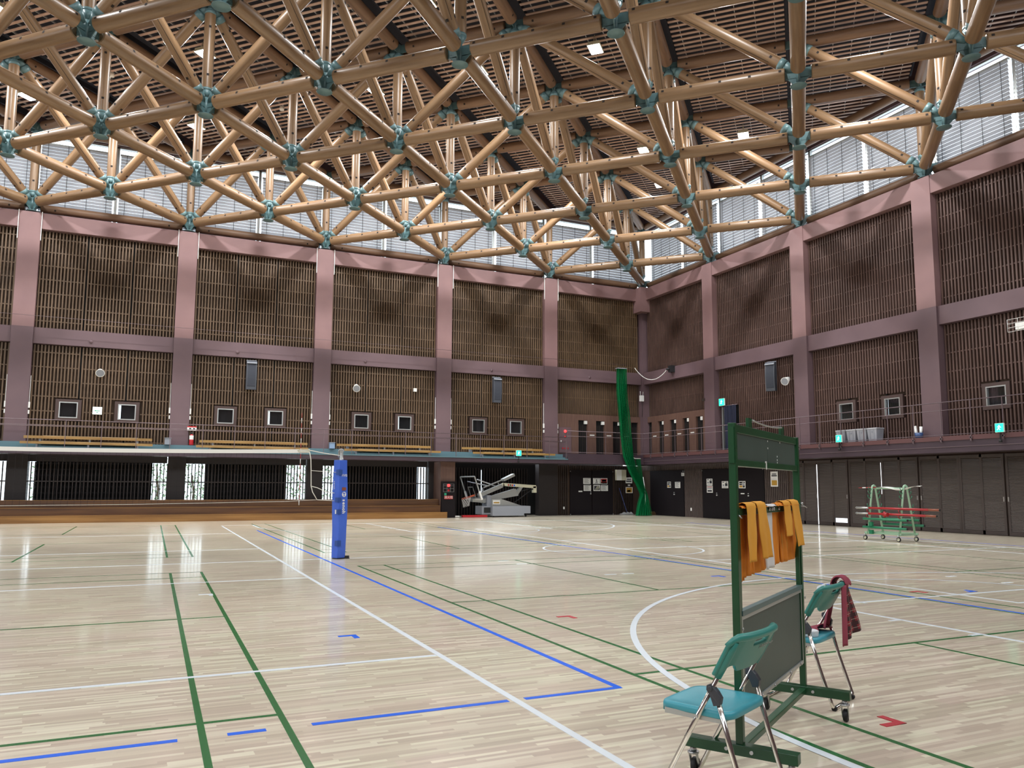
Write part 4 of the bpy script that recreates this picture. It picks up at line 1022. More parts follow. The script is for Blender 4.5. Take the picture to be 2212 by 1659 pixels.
b = MB(); b.tube([H(-9.35, 1.72, -.3), H(-8.35, 1.42, -.1)], .025); b.tube([H(-9.6, 1.62, .3), H(-8.6, 1.42, .1)], .025); b.tube([H(-8.95, 1.35, 0), H(-8.95, 1.0, 0)], .03); b.build('stay_rod', M['steel'], t)
b = MB(); b.tube([H(-7.65, .52, -.2), H(-6.3, 1.36, -.05)], .022); b.tube([H(-6.3, 1.36, .05), H(-7.2, 1.12, .1)], .012); b.build('strut', M['dark'], t)
bt, bb_ = Vector((-9.58, 0, 1.84)), Vector((-9.24, 0, .86)); brd = (bb_-bt).normalized()
def Bd(y, f_, off=0): p = bt+(bb_-bt)*f_; nrm = Vector((-brd.z*-1, 0, 0)); n_ = Vector((brd.z, 0, -brd.x)); return Vector((p.x, cY+y, p.z))+n_*off
b = MB(); 
for (y0, f0, y1, f1) in ((-.9, 0, .9, 0), (-.9, 1, .9, 1), (-.9, 0, -.9, 1), (.9, 0, .9, 1)): b.bar(Bd(y0, f0), Bd(y1, f1), .05, .05, up=(1, 0, .3))
for (y0, f0, y1, f1) in ((-.3, .48, .3, .48), (-.3, .48, -.3, .92), (.3, .48, .3, .92), (-.3, .92, .3, .92)): b.bar(Bd(y0, f0, .01), Bd(y1, f1, .01), .04, .01, up=(1, 0, .3))
o = b.build('backboard_frame', M['alu'], t)
b = MB(); k = b.add([Bd(-.88, .02), Bd(.88, .02), Bd(.88, .98), Bd(-.88, .98)]); b.face([k, k+1, k+2, k+3]); b.build('backboard_pane', glass('backboard acrylic', (.75, .78, .85, 1), .12), t)
b = MB()
for y in (-.9, .9): b.bar(Bd(y, .68, -.01), Bd(y, 1.06, -.01), .1, .07, up=(1, 0, .3))
b.bar(Bd(-.9, 1.03), Bd(.9, 1.03), .07, .05, up=(1, 0, .3)); b.build('edge_padding', M['white'], t)
rc = Vector((-9.62, cY, .88)); b = MB(); ax = Vector((1, 0, .3)).normalized()
b.tube([rc+ax*.225*math.cos(a*PI/10)+Vector((0, .225*math.sin(a*PI/10), 0)) for a in range(20)], .012, 6, closed=True); b.bar(rc+ax*.2, rc+ax*.42, .16, .05); b.build('rim', mat('orange hoop paint', srgb(206, 92, 48), .4), t)
b = MB(); nn = 12
for j in range(nn):
    for sgn in (1, -1):
        pts = []
        for q in range(6):
            a = 2*PI*j/nn+sgn*q*.26; r_ = .225-.02*q if q < 4 else .15; pts.append(rc+ax*r_*math.cos(a)+Vector((0, r_*math.sin(a), 0))+Vector((.0, 0, -.08*q)))
        b.tube(pts, .006, 4, caps=False)
b.build('hoop_net', M['white'], t)
b = MB()
for x in (-8.45, -6.8):
    for y in (-.1, .8): b.cyl((x, y-.02, .05), (x, y+.02, .05), .05, n=12)
b.build('caster', M['dark'], t)
tag(MB().box(-9.95, -8.75, -.1, .1, .01, .1).build('floor_pad', M['red']), 'dark red pad on the floor in front of the folded hoop', 'pad')
o = MB().box(-10.42, -10.1, -.1, .05, .01, .08).build('white_block', M['white']); bevel(o, .02); tag(o, 'small white block on the floor beside the red pad', 'block')

# ================================================================== LOUVRED STORE DOORS
M['blade'] = mat('grey brown louvre blade', srgb(112, 103, 98), .5)
dl = ['first louvred store door, half behind the board post', 'louvred store door with a lit vent at its foot', 'louvred store door left of the green cart', 'louvred store door behind the green cart', 'louvred store door just right of the green cart', 'louvred store door next to last at the right', 'louvred store door at the right edge', 'louvred store door past the right edge', 'louvred store door further past the right edge']
v = 9.42; wd = 1.4633
for i in range(9):
    dn[0] += 1; v0, v1 = v+i*wd, v+(i+1)*wd; d = .5 if i % 2 else .535
    t = struct('door_%d' % dn[0], dl[i])
    b = MB(); fr = .085; mid = v0+wd*.5
    for (a, c_, z0, z1) in ((v0+.015, v0+fr, .01, 2.46), (v1-fr, v1-.015, .01, 2.46), (mid-.04, mid+.04, .01, 2.46), (v0+fr, v1-fr, 2.38, 2.46), (v0+fr, v1-fr, .01, .13)): wbox(b, Rp, a, c_, d, d+.045, z0, z1)
    b.build('door_frame', M['louver'], t)
    b = MB(); z = .14
    while z < 2.37:
        if not (i == 1 and z < .27 and False):
            for (a, c_) in ((v0+fr, mid-.04), (mid+.04, v1-fr)):
                if i == 1 and c_ > mid+.2 and z < .28: continue
                x0, x1 = d+.005, d+.038
                n = b.add([(x0, -a, z), (x0, -c_, z), (x1, -c_, z+.034), (x1, -a, z+.034)]); b.face([n, n+1, n+2, n+3]); n = b.add([(x0, -a, z), (x0, -c_, z), (x0, -c_, z+.008), (x0, -a, z+.008)]); b.face([n, n+1, n+2, n+3])
        z += .042
    b.build('louvre_blade', M['blade'], t)
    hv = v0+.06 if i % 2 == 0 else v1-.06
    if i in (3, 4, 5, 6, 1, 0): wb = MB(); wbox(wb, Rp, (v1-.06 if i in (1, 3, 5, 0) else v0+.06)-.02, (v1-.06 if i in (1, 3, 5, 0) else v0+.06)+.02, d-.012, d, 1.02, 1.16); wb.build('handle', M['steel'], t)
    if i == 1:
        wb = MB(); wbox(wb, Rp, mid+.06, v1-fr, d+.04, d+.045, .13, .29); wb.build('lit_vent', M['daylit'], t)
M['daylit2'] = mat('daylight through the door gap', (.9, .95, 1, 1), .6, emit=(.9, .95, 1, 1), es=3)
b = MB(); wbox(b, Rp, v+wd-.006, v+wd+.010, .49, .5, .02, 2.3); wbox(b, Rp, v+3*wd-.002, v+3*wd+.003, .49, .5, 1.2, 2.3); b.build('light_slit', M['daylit2'], LR)

# ================================================================== GREEN CART
t = thing('pole_cart', 'pale green wheeled cart holding red and green volleyball posts', 'cart')
M['mint'] = mat('mint cart paint', srgb(150, 184, 156), .4); M['pgreen'] = mat('green post paint', srgb(28, 112, 78), .35); M['pred'] = mat('red post paint', srgb(158, 32, 36), .4)
ya_, yb_ = -17.86, -18.86
for y in (ya_, yb_):
    b = MB(); pts = [(-4.9, y, .22), (-4.69, y, 1.38)]+[(-4.62-.07*math.cos(a), y, 1.40+.08*math.sin(a)) for a in (.4, .9, 1.57, 2.2, 2.7)]+[(-4.55, y, 1.38), (-4.34, y, .22)]
    b.tube(pts, .026, 10); b.build('arch', M['mint'], t)
b = MB(); b.bar((-4.93, ya_+.08, .2), (-4.93, yb_-.08, .2), .05, .05); b.bar((-4.32, ya_+.08, .2), (-4.32, yb_-.08, .2), .05, .05)
for y in (ya_, yb_): b.bar((-4.98, y, .19), (-4.27, y, .19), .05, .06)
b.build('base_frame', M['mint'], t)
MB().tube([(-4.62, ya_, 1.4), (-4.62, yb_, 1.4)], .022, 8).build('top_bar', M['mint'], t)
for y in (ya_, yb_):
    for sx in (-1, 1):
        for z in (1.40, 1.30, 1.18, .95, .8, .66):
            x = -4.62+sx*(.07+.2*(1.42-z)/1.2); b = MB(); red = z < .9
            b.tube([(x, y, z+.02), (x+sx*.03, y, z-.04), (x+sx*.08, y, z-.05), (x+sx*.12, y, z-.02), (x+sx*.125, y, z+.03)], .01, 6); b.build('hook', M['pred'] if red and sx < 0 else M['pgreen'], t)
for (x, y) in ((-4.94, -17.79), (-4.31, -17.83), (-4.98, -18.88), (-4.30, -18.87)):
    b = MB(); b.cyl((x-.012, y, .17), (x-.012, y, .13), .03, n=8); b.bar((x-.03, y, .13), (x-.03, y, .06), .006, .04); b.bar((x+.03, y, .13), (x+.03, y, .06), .006, .04); f_ = b.build('caster_fork', M['steel'], t)
    b = MB(); b.lathe([(.04, -.018), (.062, -.016), (.065, 0), (.062, .016), (.04, .018)], 18, (x, y, .065), axis='x'); b.build('tyre', M['dark'], f_)
    b = MB(); b.cyl((x-.019, y, .065), (x+.019, y, .065), .042, n=16); b.build('hub', M['off_white'], f_)
def pole(name, lab, x, y0, y1, z0, z1, r, m, m2=None, m3=None):
    tt = thing(name, lab, 'pole', (0, 0, 0), 0, 'posts stored on the green cart')
    p0, p1 = Vector((x, y0, z0)), Vector((x, y1, z1)); MB().cyl(p0.lerp(p1, .16 if m2 else 0), p0.lerp(p1, .88 if m3 else 1), r, n=12, cmi=0).build('tube', m, tt)
    if m2: b = MB(); b.cyl(p0, p0.lerp(p1, .16), r*.8, n=12); b.tube([p0+Vector((0, .0, r)), p0+Vector((0, .06, 0)), p0-Vector((0, 0, r))], .008, 6); b.build('tube_head', m2, tt)
    if m3: MB().cyl(p0.lerp(p1, .88), p1, r*.98, n=12).build('tube_foot', m3, tt); 
    MB().cyl(p1, p1+Vector((0, -.012, 0)), r*.9, n=12).build('end_plug', M['dark'], tt)
M['bronze'] = mat('brown worn metal', srgb(130, 70, 48), .5)
pole('volleyball_pole', 'upper red volleyball post with grey head on the green cart', -4.84, -17.46, -19.99, .86, .86, .031, M['pred'], M['alu'], M['bronze'])
pole('volleyball_pole', 'lower red volleyball post with a clamp on the green cart', -4.88, -17.49, -19.93, .71, .705, .031, M['pred'], M['alu'], M['bronze'])
pole('badminton_pole', 'upper green post on the front of the green cart', -5.0, -17.8, -19.18, .57, .57, .032, M['pgreen'])
pole('badminton_pole', 'lowest green post on the front of the green cart', -5.02, -17.8, -19.18, .35, .35, .032, M['pgreen'])
pole('badminton_pole', 'upper green post on the rear side of the cart', -4.3, -17.8, -19.0, .56, .56, .032, M['pgreen']); pole('badminton_pole', 'lower green post with white label on the rear side of the cart', -4.27, -17.8, -19.1, .42, .42, .035, M['pgreen'])
b = MB(); b.cyl((-4.95, -18.42, .7), (-4.95, -18.55, .7), .055, n=10); b.cyl((-4.97, -18.47, .78), (-4.97, -18.47, .62), .025, n=8); tag(b.build('post_clamp', M['pred']), 'red winch clamp on the lower red post', 'clamp')
for z in (.44, .23):
    o = MB().box(-5.06, -4.99, -18.12, -18.02, z-.06, z+.05).build('winch', M['pgreen']); tag(o, 'small green winch box on the %s green post of the cart' % ('upper front' if z > .3 else 'lowest front'), 'winch', 'green winches on the cart')
b = MB(); b.grid(lambda s, v: (-4.62+.05*math.sin(v*PI*2+s*3), -18.0-1.34*s, 1.43-.07*math.sin(s*PI*1.2)*v-.0+.02*math.sin(s*9)), 20, 6); o = b.build('rolled_net', M['white'])
tag(o, 'loose white net bundle laid over the top bar of the cart', 'net')
t = thing('corner_flag', 'thin red and white pole end sticking out left of the cart top', 'flag pole'); MB().cyl((-4.64, -17.37, 1.41), (-4.64, -17.95, 1.425), .008, .014, 8).build('shaft', M['pred'], t); MB().cyl((-4.64, -17.5, 1.4135), (-4.64, -17.62, 1.4165), .013, n=8).build('white_band', M['white'], t)

# ================================================================== VOLLEYBALL POST AND NET
vp = Vector((-19.46, -18.11, 0))
t = thing('volleyball_post', 'volleyball post wrapped in a blue lettered safety pad', 'volleyball post', vp)
M['pad'] = mat('blue vinyl pad', srgb(62, 100, 200), .45, col2=srgb(56, 92, 190), scale=2); M['pad_d'] = mat('dark blue vinyl', srgb(38, 72, 140), .45)
b = MB(); b.cyl((0, 0, 0), (0, 0, 2.04), .035, n=16); b.prism([(-.035, -.03, 1.95), (.035, -.03, 1.95), (.035, -.03, 2.09), (0, -.03, 2.12), (-.035, -.03, 2.09)], (0, .06, 0)); b.build('pole', M['alu'], t)
b = MB(); b.tube([(-.05+.05*math.cos(a)*1+.05, .0, 2.07+.05*math.sin(a)) for a in [i*PI/10 for i in range(11)]]+[(-.05, 0, 1.96)], .008, 6); b.build('pulley_guard', M['steel'], t)
rzp = math.radians(24)
def padpt(sx, sy, z):
    t_ = z/1.9; w_ = .098+.016*math.sin(max(0, min(1, (t_-.3)/.62))*PI)+.004*(1-t_); return (sx*w_+.006*math.sin(t_*5), sy*(.09+.018*math.sin(t_*PI)), z)
b = MB(); nz = 20
ring = [(-1, -.86), (-.9, -1), (.9, -1), (1, -.86), (1, .86), (.9, 1), (-.9, 1), (-1, .86)]
for j in range(nz+1):
    z = .015+1.885*j/nz
    b.add([padpt(x, y, z) for x, y in ring])
for j in range(nz):
    for i in range(8): b.face([j*8+i, j*8+(i+1) % 8, (j+1)*8+(i+1) % 8, (j+1)*8+i])
b.face([i for i in reversed(range(8))]); b.face([nz*8+i for i in range(8)])
pd = b.build('safety_pad', M['pad'], t, (0, 0, 0), rzp); bevel(pd, .008, 3)
b = MB()
for z, zz in ((1.66, .05), (1.13, .045), (.9, .045), (.3, .05)):
    p = padpt(-1, 0, z); b.box(p[0]-.012, p[0]+.004, -.115, -.02, z-zz, z+zz); b.box(p[0]-.008, p[0]+.06, -.125, -.1, z-zz, z+zz)
b.build('strap', M['pad_d'], pd)
b = MB(); p = padpt(-1, 0, .9); b.box(p[0]-.02, p[0]-.012, -.06, -.03, .86, .94); b.build('white_tab', M['paper'], pd)
fy = lambda z, x: padpt(0, -1, z)[1]-.004
for i, ch in enumerate('senoh'): 
    z = 1.12-.058*i; text_part('lettering', ch, .1, M['paper'], pd, frame3((.015, fy(z, 0), z), (0, 0, -1), (1, 0, 0)), .03)
text_part('lettering', 'FiVB', .07, M['paper'], pd, frame3((.02, fy(1.6, 0), 1.6), (1, 0, 0), (0, 0, 1)))
for i, ch in enumerate('senoh'):
    z = 1.48-.034*i; px_ = padpt(-1, 0, z)[0]; text_part('lettering', ch, .06, M['paper'], pd, frame3((px_-.004, .03, z), (0, 0, -1), (0, -1, 0)))
b = MB(); z = 1.235; y = fy(z, 0)-.001
b.disc((.015, y, z), .05, 24, 0, (0, -1, 0)); b.prism([(.0, y-.001, z+.04), (.05, y-.001, z+.02), (.02, y-.001, z+.005), (.03, y-.001, z-.02), (.01, y-.001, z-.048), (.005, y-.001, z-.02), (.008, y-.001, z+.01), (-.02, y-.001, z+.02)], (0, -.001, 0), 1)
b.build('round_emblem', [M['paper'], M['pad']], pd)
b = MB(); y = fy(1.34, 0); b.box(-.035, .06, y-.002, y, 1.31, 1.37); b.build('brown_label', M['bronze'], pd)
b = MB(); b.lathe([(0, 0), (.13, 0), (.13, .006), (.05, .012)], 20); b.bar((.1, -.02, .03), (.2, -.05, .03), .05, .05); b.box(.12, .2, -.09, -.02, 0, .012); b.build('floor_socket', M['dark'], t)

t = thing('volleyball_net', 'volleyball net with white top tape stretched from the blue post to the left', 'volleyball net')
y0 = -18.11; xr, xl = -20.07, -30.0
def top(x): f_ = (x-xl)/(xr-xl); return 2.10-.30*f_*(1-f_)
b = MB(); n = 40
for i in range(n):
    xa, xb = xl+(xr-xl)*i/n, xl+(xr-xl)*(i+1)/n
    k = b.add([(xa, y0-.006, top(xa)), (xb, y0-.006, top(xb)), (xb, y0-.006, top(xb)-.07), (xa, y0-.006, top(xa)-.07), (xa, y0+.006, top(xa)), (xb, y0+.006, top(xb)), (xb, y0+.006, top(xb)-.07), (xa, y0+.006, top(xa)-.07)])
    for q in ((0, 3, 2, 1), (4, 5, 6, 7), (0, 1, 5, 4), (3, 7, 6, 2)): b.face([k+i_ for i_ in q])
b.build('top_tape', mat('white net tape', srgb(226, 224, 216), .7), t)
b = MB()
for j in range(1, 10):
    z = j*.1
    for i in range(20):
        xa, xb = xl+(xr-xl)*i/20, xl+(xr-xl)*(i+1)/20; b.bar((xa, y0, top(xa)-.07-z+.0), (xb, y0, top(xb)-.07-z), .0035, .0035)
x = xl
while x < xr-.05: b.bar((x, y0, top(x)-.07), (x, y0, top(x)-1.0), .003, .003); x += .1
b.build('net_mesh', mat('black net cord', srgb(26, 24, 28), .9), t)
M['rope'] = mat('white rope', srgb(216, 212, 200), .8)
b = MB(); b.tube([(xr, y0, 2.05), (-20.04, y0, 1.9), (-20.03, y0, 1.69), (-20.02, y0, 1.39), (-19.99, y0, 1.28), (-19.9, y0, 1.13)], .009, 6); b.build('side_rope', M['rope'], t)
b = MB(); b.tube([(xr, y0, 2.08), (-19.8, y0-.01, 2.03), (-19.5, y0-.02, 1.99), (-19.44, y0-.02, 1.98), (-19.42, y0-.03, 1.9)], .009, 6); b.build('top_cord', M['rope'], t)
b = MB(); b.tube([(-20.03, y0, 1.69), (-19.56, y0-.05, 1.66)], .006, 6); b.tube([(-20.02, y0, 1.39), (-19.9, y0, 1.36), (-19.73, y0, 1.28), (-19.58, y0-.05, 1.26)], .008, 6); b.tube([(-19.9, y0, 1.13), (-19.58, y0-.05, 1.11)], .007, 6)
b.tube([(-26, y0, 1.04), (-23, y0, 1.06), (-20.5, y0, 1.1), (-19.9, y0, 1.13)], .004, 5); b.build('tie_cord', M['rope'], t)
b = MB(); b.tube([(-20.3, y0-.01, 2.075), (-20.24, y0-.02, 2.095), (-20.1, y0-.02, 2.09), (-20.06, y0-.02, 2.07), (-20.12, y0-.02, 2.05), (-20.28, y0-.02, 2.05)], .007, 6, closed=True); b.build('clip', M['off_white'], t)
t = thing('net_antenna', 'thin red and white banded antenna standing up from the net tape', 'antenna', (-20.24, y0-.012, 0))
for i in range(18): MB().cyl((0, 0, 1.03+.098*i), (0, 0, 1.03+.098*(i+1)), .006, n=8).build('red_band' if i % 2 else 'white_band', M['pred'] if i % 2 else M['paper'], t)

# ================================================================== ROLLING BOARD STAND WITH SASHES
Pn, Pf = Vector((-20.18, -30.37, 0)), Vector((-19.07, -29.66, 0)); SPAN = (Pf-Pn).length; ang = math.atan2(Pf.y-Pn.y, Pf.x-Pn.x)
M['rack'] = mat('dark green enamel', srgb(24, 66, 38), .3, col2=srgb(28, 74, 44), scale=4); M['board'] = mat('dull green board', srgb(66, 80, 74), .45, col2=srgb(60, 74, 68), scale=3)
t = thing('board_stand', 'tall dark green rolling board stand hung with orange sashes', 'board stand', Pn, ang)
TB = t
for x, nm in ((0, 'near'), (SPAN, 'far')):
    o = MB().box(x-.018, x+.018, -.018, .018, .18, 1.72).build('post', M['rack'], t); bevel(o)
    o = MB().box(x-.03, x+.03, -.27, .27, .135, .185).build('foot_bar', M['rack'], t); bevel(o)
    b = MB()
    for y in (-.06, .06): b.cyl((x-.034 if x == 0 else x-.034, y, .16), (x+.034, y, .16), .009, n=10)
    b.build('bolt', M['steel'], o)
    for y in (-.235, .235):
        b = MB(); b.cyl((x, y, .135), (x, y, .11), .016, n=10); b.cyl((x, y, .11), (x, y, .1), .028, n=12)
        for s in (-1, 1): b.prism([(x-.012, y+s*.018, .1), (x+.018, y+s*.018, .1), (x+.034, y+s*.018, .03), (x+.018, y+s*.018, .022)], (0, .003, 0))
        f_ = b.build('caster_fork', M['steel'], t)
        b = MB(); b.lathe([(.008, -.013), (.034, -.013), (.037, -.008), (.037, .008), (.034, .013), (.008, .013)], 20, (x+.024, y, .038), axis='y'); b.build('caster_wheel', M['dark'], f_)
o = MB().box(.03, SPAN-.03, -.02, .02, .145, .175).build('brace', M['rack'], t); bevel(o)
o = MB().box(.02, SPAN-.02, -.012, .012, 1.672, 1.715).build('top_bar', M['rack'], t); bevel(o)
o = MB().box(.02, SPAN-.02, -.014, .014, 1.505, 1.54).build('lower_bar', M['rack'], t); bevel(o)
MB().box(-.026, -.019, -.014, .014, 1.52, 1.70).build('side_plate', M['rack'], t)
o = MB().box(.02, .625, -.006, .006, 1.54, 1.672).build('small_board', M['board'], t); MB().box(.629, SPAN-.05, -.006, .006, 1.54, 1.672).build('small_board', M['board'], t)
b = MB()
for x, z in ((.63, 1.66), (.63, 1.62), (.83, 1.56), (.83, 1.545), (.83, 1.58), (.9, 1.665)): b.box(x-.004, x+.004, -.0075, -.006, z-.004, z+.005)
b.box(.55, .565, -.016, -.014, 1.5, 1.545); b.box(.535, .565, -.016, -.014, 1.535, 1.545); b.build('paint_chip', M['paper'], t)
b = MB()
for x in (.29, .97): b.box(x-.03, x+.03, -.008, .008, 1.71, 1.765)
b.build('lug', M['rack'], t)
b = MB(); b.tube([(.32+.62*i/10, -.01, 1.757-.012*4*(i/10)*(1-i/10)) for i in range(11)], .0045, 8); b.build('cable', M['alu'], t)
o = MB().box(.01, SPAN+.0, -.022, -.016, 1.262, 1.297).build('sash_rail', M['rack'], t); bevel(o, .002)
b = MB()
for x in (.45, .55, .6, .64, .75): b.cyl((x, -.022, 1.282), (x, -.032, 1.282), .009, n=10)
b.cyl((SPAN, -.02, 1.30), (SPAN, -.036, 1.30), .009, n=12); b.tube([(SPAN+.0, -.022, 1.285), (SPAN+.02, -.04, 1.285), (SPAN+.06, -.045, 1.275)], .003, 6); b.tube([(.0, -.02, 1.265), (-.0, -.03, 1.255), (.015, -.03, 1.25)], .004, 6); b.build('rail_bolt', M['steel'], t)
# big board
fr = []
b = MB(); b.box(.03, SPAN-.03, -.02, .012, .775, .80); b.build('board_ledge', mat('grey green ledge', srgb(74, 98, 98), .35), t)
b = MB(); b.box(.03, SPAN-.03, -.014, .01, .755, .775); b.box(.03, SPAN-.03, -.014, .01, .325, .345); b.box(.03, .045, -.014, .01, .345, .755); b.box(SPAN-.045, SPAN-.03, -.014, .01, .345, .755); b.build('board_frame', M['alu'], t)
MB().box(.045, SPAN-.045, -.006, .004, .345, .755).build('large_board', M['board'], t)
b = MB()
for z in (.39, .57, .72): b.cyl((SPAN+.002, -.03, z), (SPAN+.002, -.025, z), .009, n=10); b.cyl((-.0, -.03, z), (-.0, -.025, z), .007, n=10)
for x in (.35, .6, .95, SPAN-.1): b.cyl((x, -.02, .335), (x, -.014, .335), .008, n=8)
b.build('bolt', M['steel'], t)
b = MB()
for x in (.03, SPAN-.05): b.box(x, x+.02, -.012, .012, .345, 1.25)
b.build('inner_upright', M['rack'], t)
# sashes: cloth bands folded over the rail
M['or1'] = mat('light orange cloth', srgb(222, 158, 52), .8, col2=srgb(214, 148, 44), scale=6); M['or2'] = mat('deep orange cloth', srgb(216, 130, 22), .8, col2=srgb(206, 118, 16), scale=6)
M['wsash'] = mat('white cloth', srgb(214, 212, 212), .8)
def sash(lab, s0, w_, zf, zb, m, lean=0., fan=0., off=0., tw=0.):
    """band of width w_ from s0; front falls to zf, back falls to zb"""
    o = thing('sash', lab, 'sash', Pn, ang, 'cloth sashes on the board stand')
    def path(v):
        # v 0..1 front bottom to rail, 1..1.3 over the rail, then down behind
        rz_, ry = 1.303+off*.5, .019+off
        if v < .46: f_ = v/.46; return -.019-ry, zf+(rz_-zf)*f_, 1-f_
        if v < .54: a = (v-.46)/.08*PI; return -.019-ry*math.cos(a), rz_+ry*.8*math.sin(a), 0
        f_ = (v-.54)/.46; return -.019+ry, rz_+(zb-rz_)*f_, -f_
    def fn(s, v):
        y, z, q = path(v); l = lean*max(q, 0)*(1.3-zf)*1.0+fan*max(-q, 0); ww = w_*(1+tw*abs(q))
        return (s0+l+s*ww+.006*math.sin(q*9+s*3), y+(-.006 if q > 0 else .008)*abs(q)*(1+math.sin(s*9+s0*20)), z)
    b = MB(); b.grid(fn, 10, 46); ob = b.build('cloth', m, o); so = ob.modifiers.new('thickness', 'SOLIDIFY'); so.thickness = .0022
    return o
sash('left orange sash of the pair beside the near post, its tail folded back', .06, .165, 1.03, .99, M['or1'], -.04, 0.0, .006)
sash('second orange sash from the near post, leaning right', .24, .165, 1.03, .97, M['or1'], .30, .02, .008)
sash('left short orange sash of the far pair', .79, .165, 1.12, 1.0, M['or1'], .20, .0, .006)
sash('orange sash next to the far post, long front tail', .965, .185, 1.05, .96, M['or1'], .40, .0, .009)
sash('white sash hanging in the gap between the orange ones', .49, .17, 1.299, .955, M['wsash'], 0, .06, -.006)
i = 0
for s0, w_, zb, fan in ((.02, .09, .935, .0), (.07, .12, .95, .02), (.15, .1, .955, .03), (.22, .14, .952, .07), (.30, .13, .956, .11), (.66, .1, .965, .02), (.72, .12, .968, .05), (.8, .13, .967, .09), (.93, .14, .966, .13), (1.02, .14, .965, .12)):
    grp = 'near' if s0 < .5 else 'far'; j = i if s0 < .5 else i-5
    o = sash('deep orange sash behind the %s pair, %s from the near post' % (grp, ORD[j]), s0, w_, 1.299, zb, M['or2'], 0, fan, -.007+.0009*i, .25); i += 1

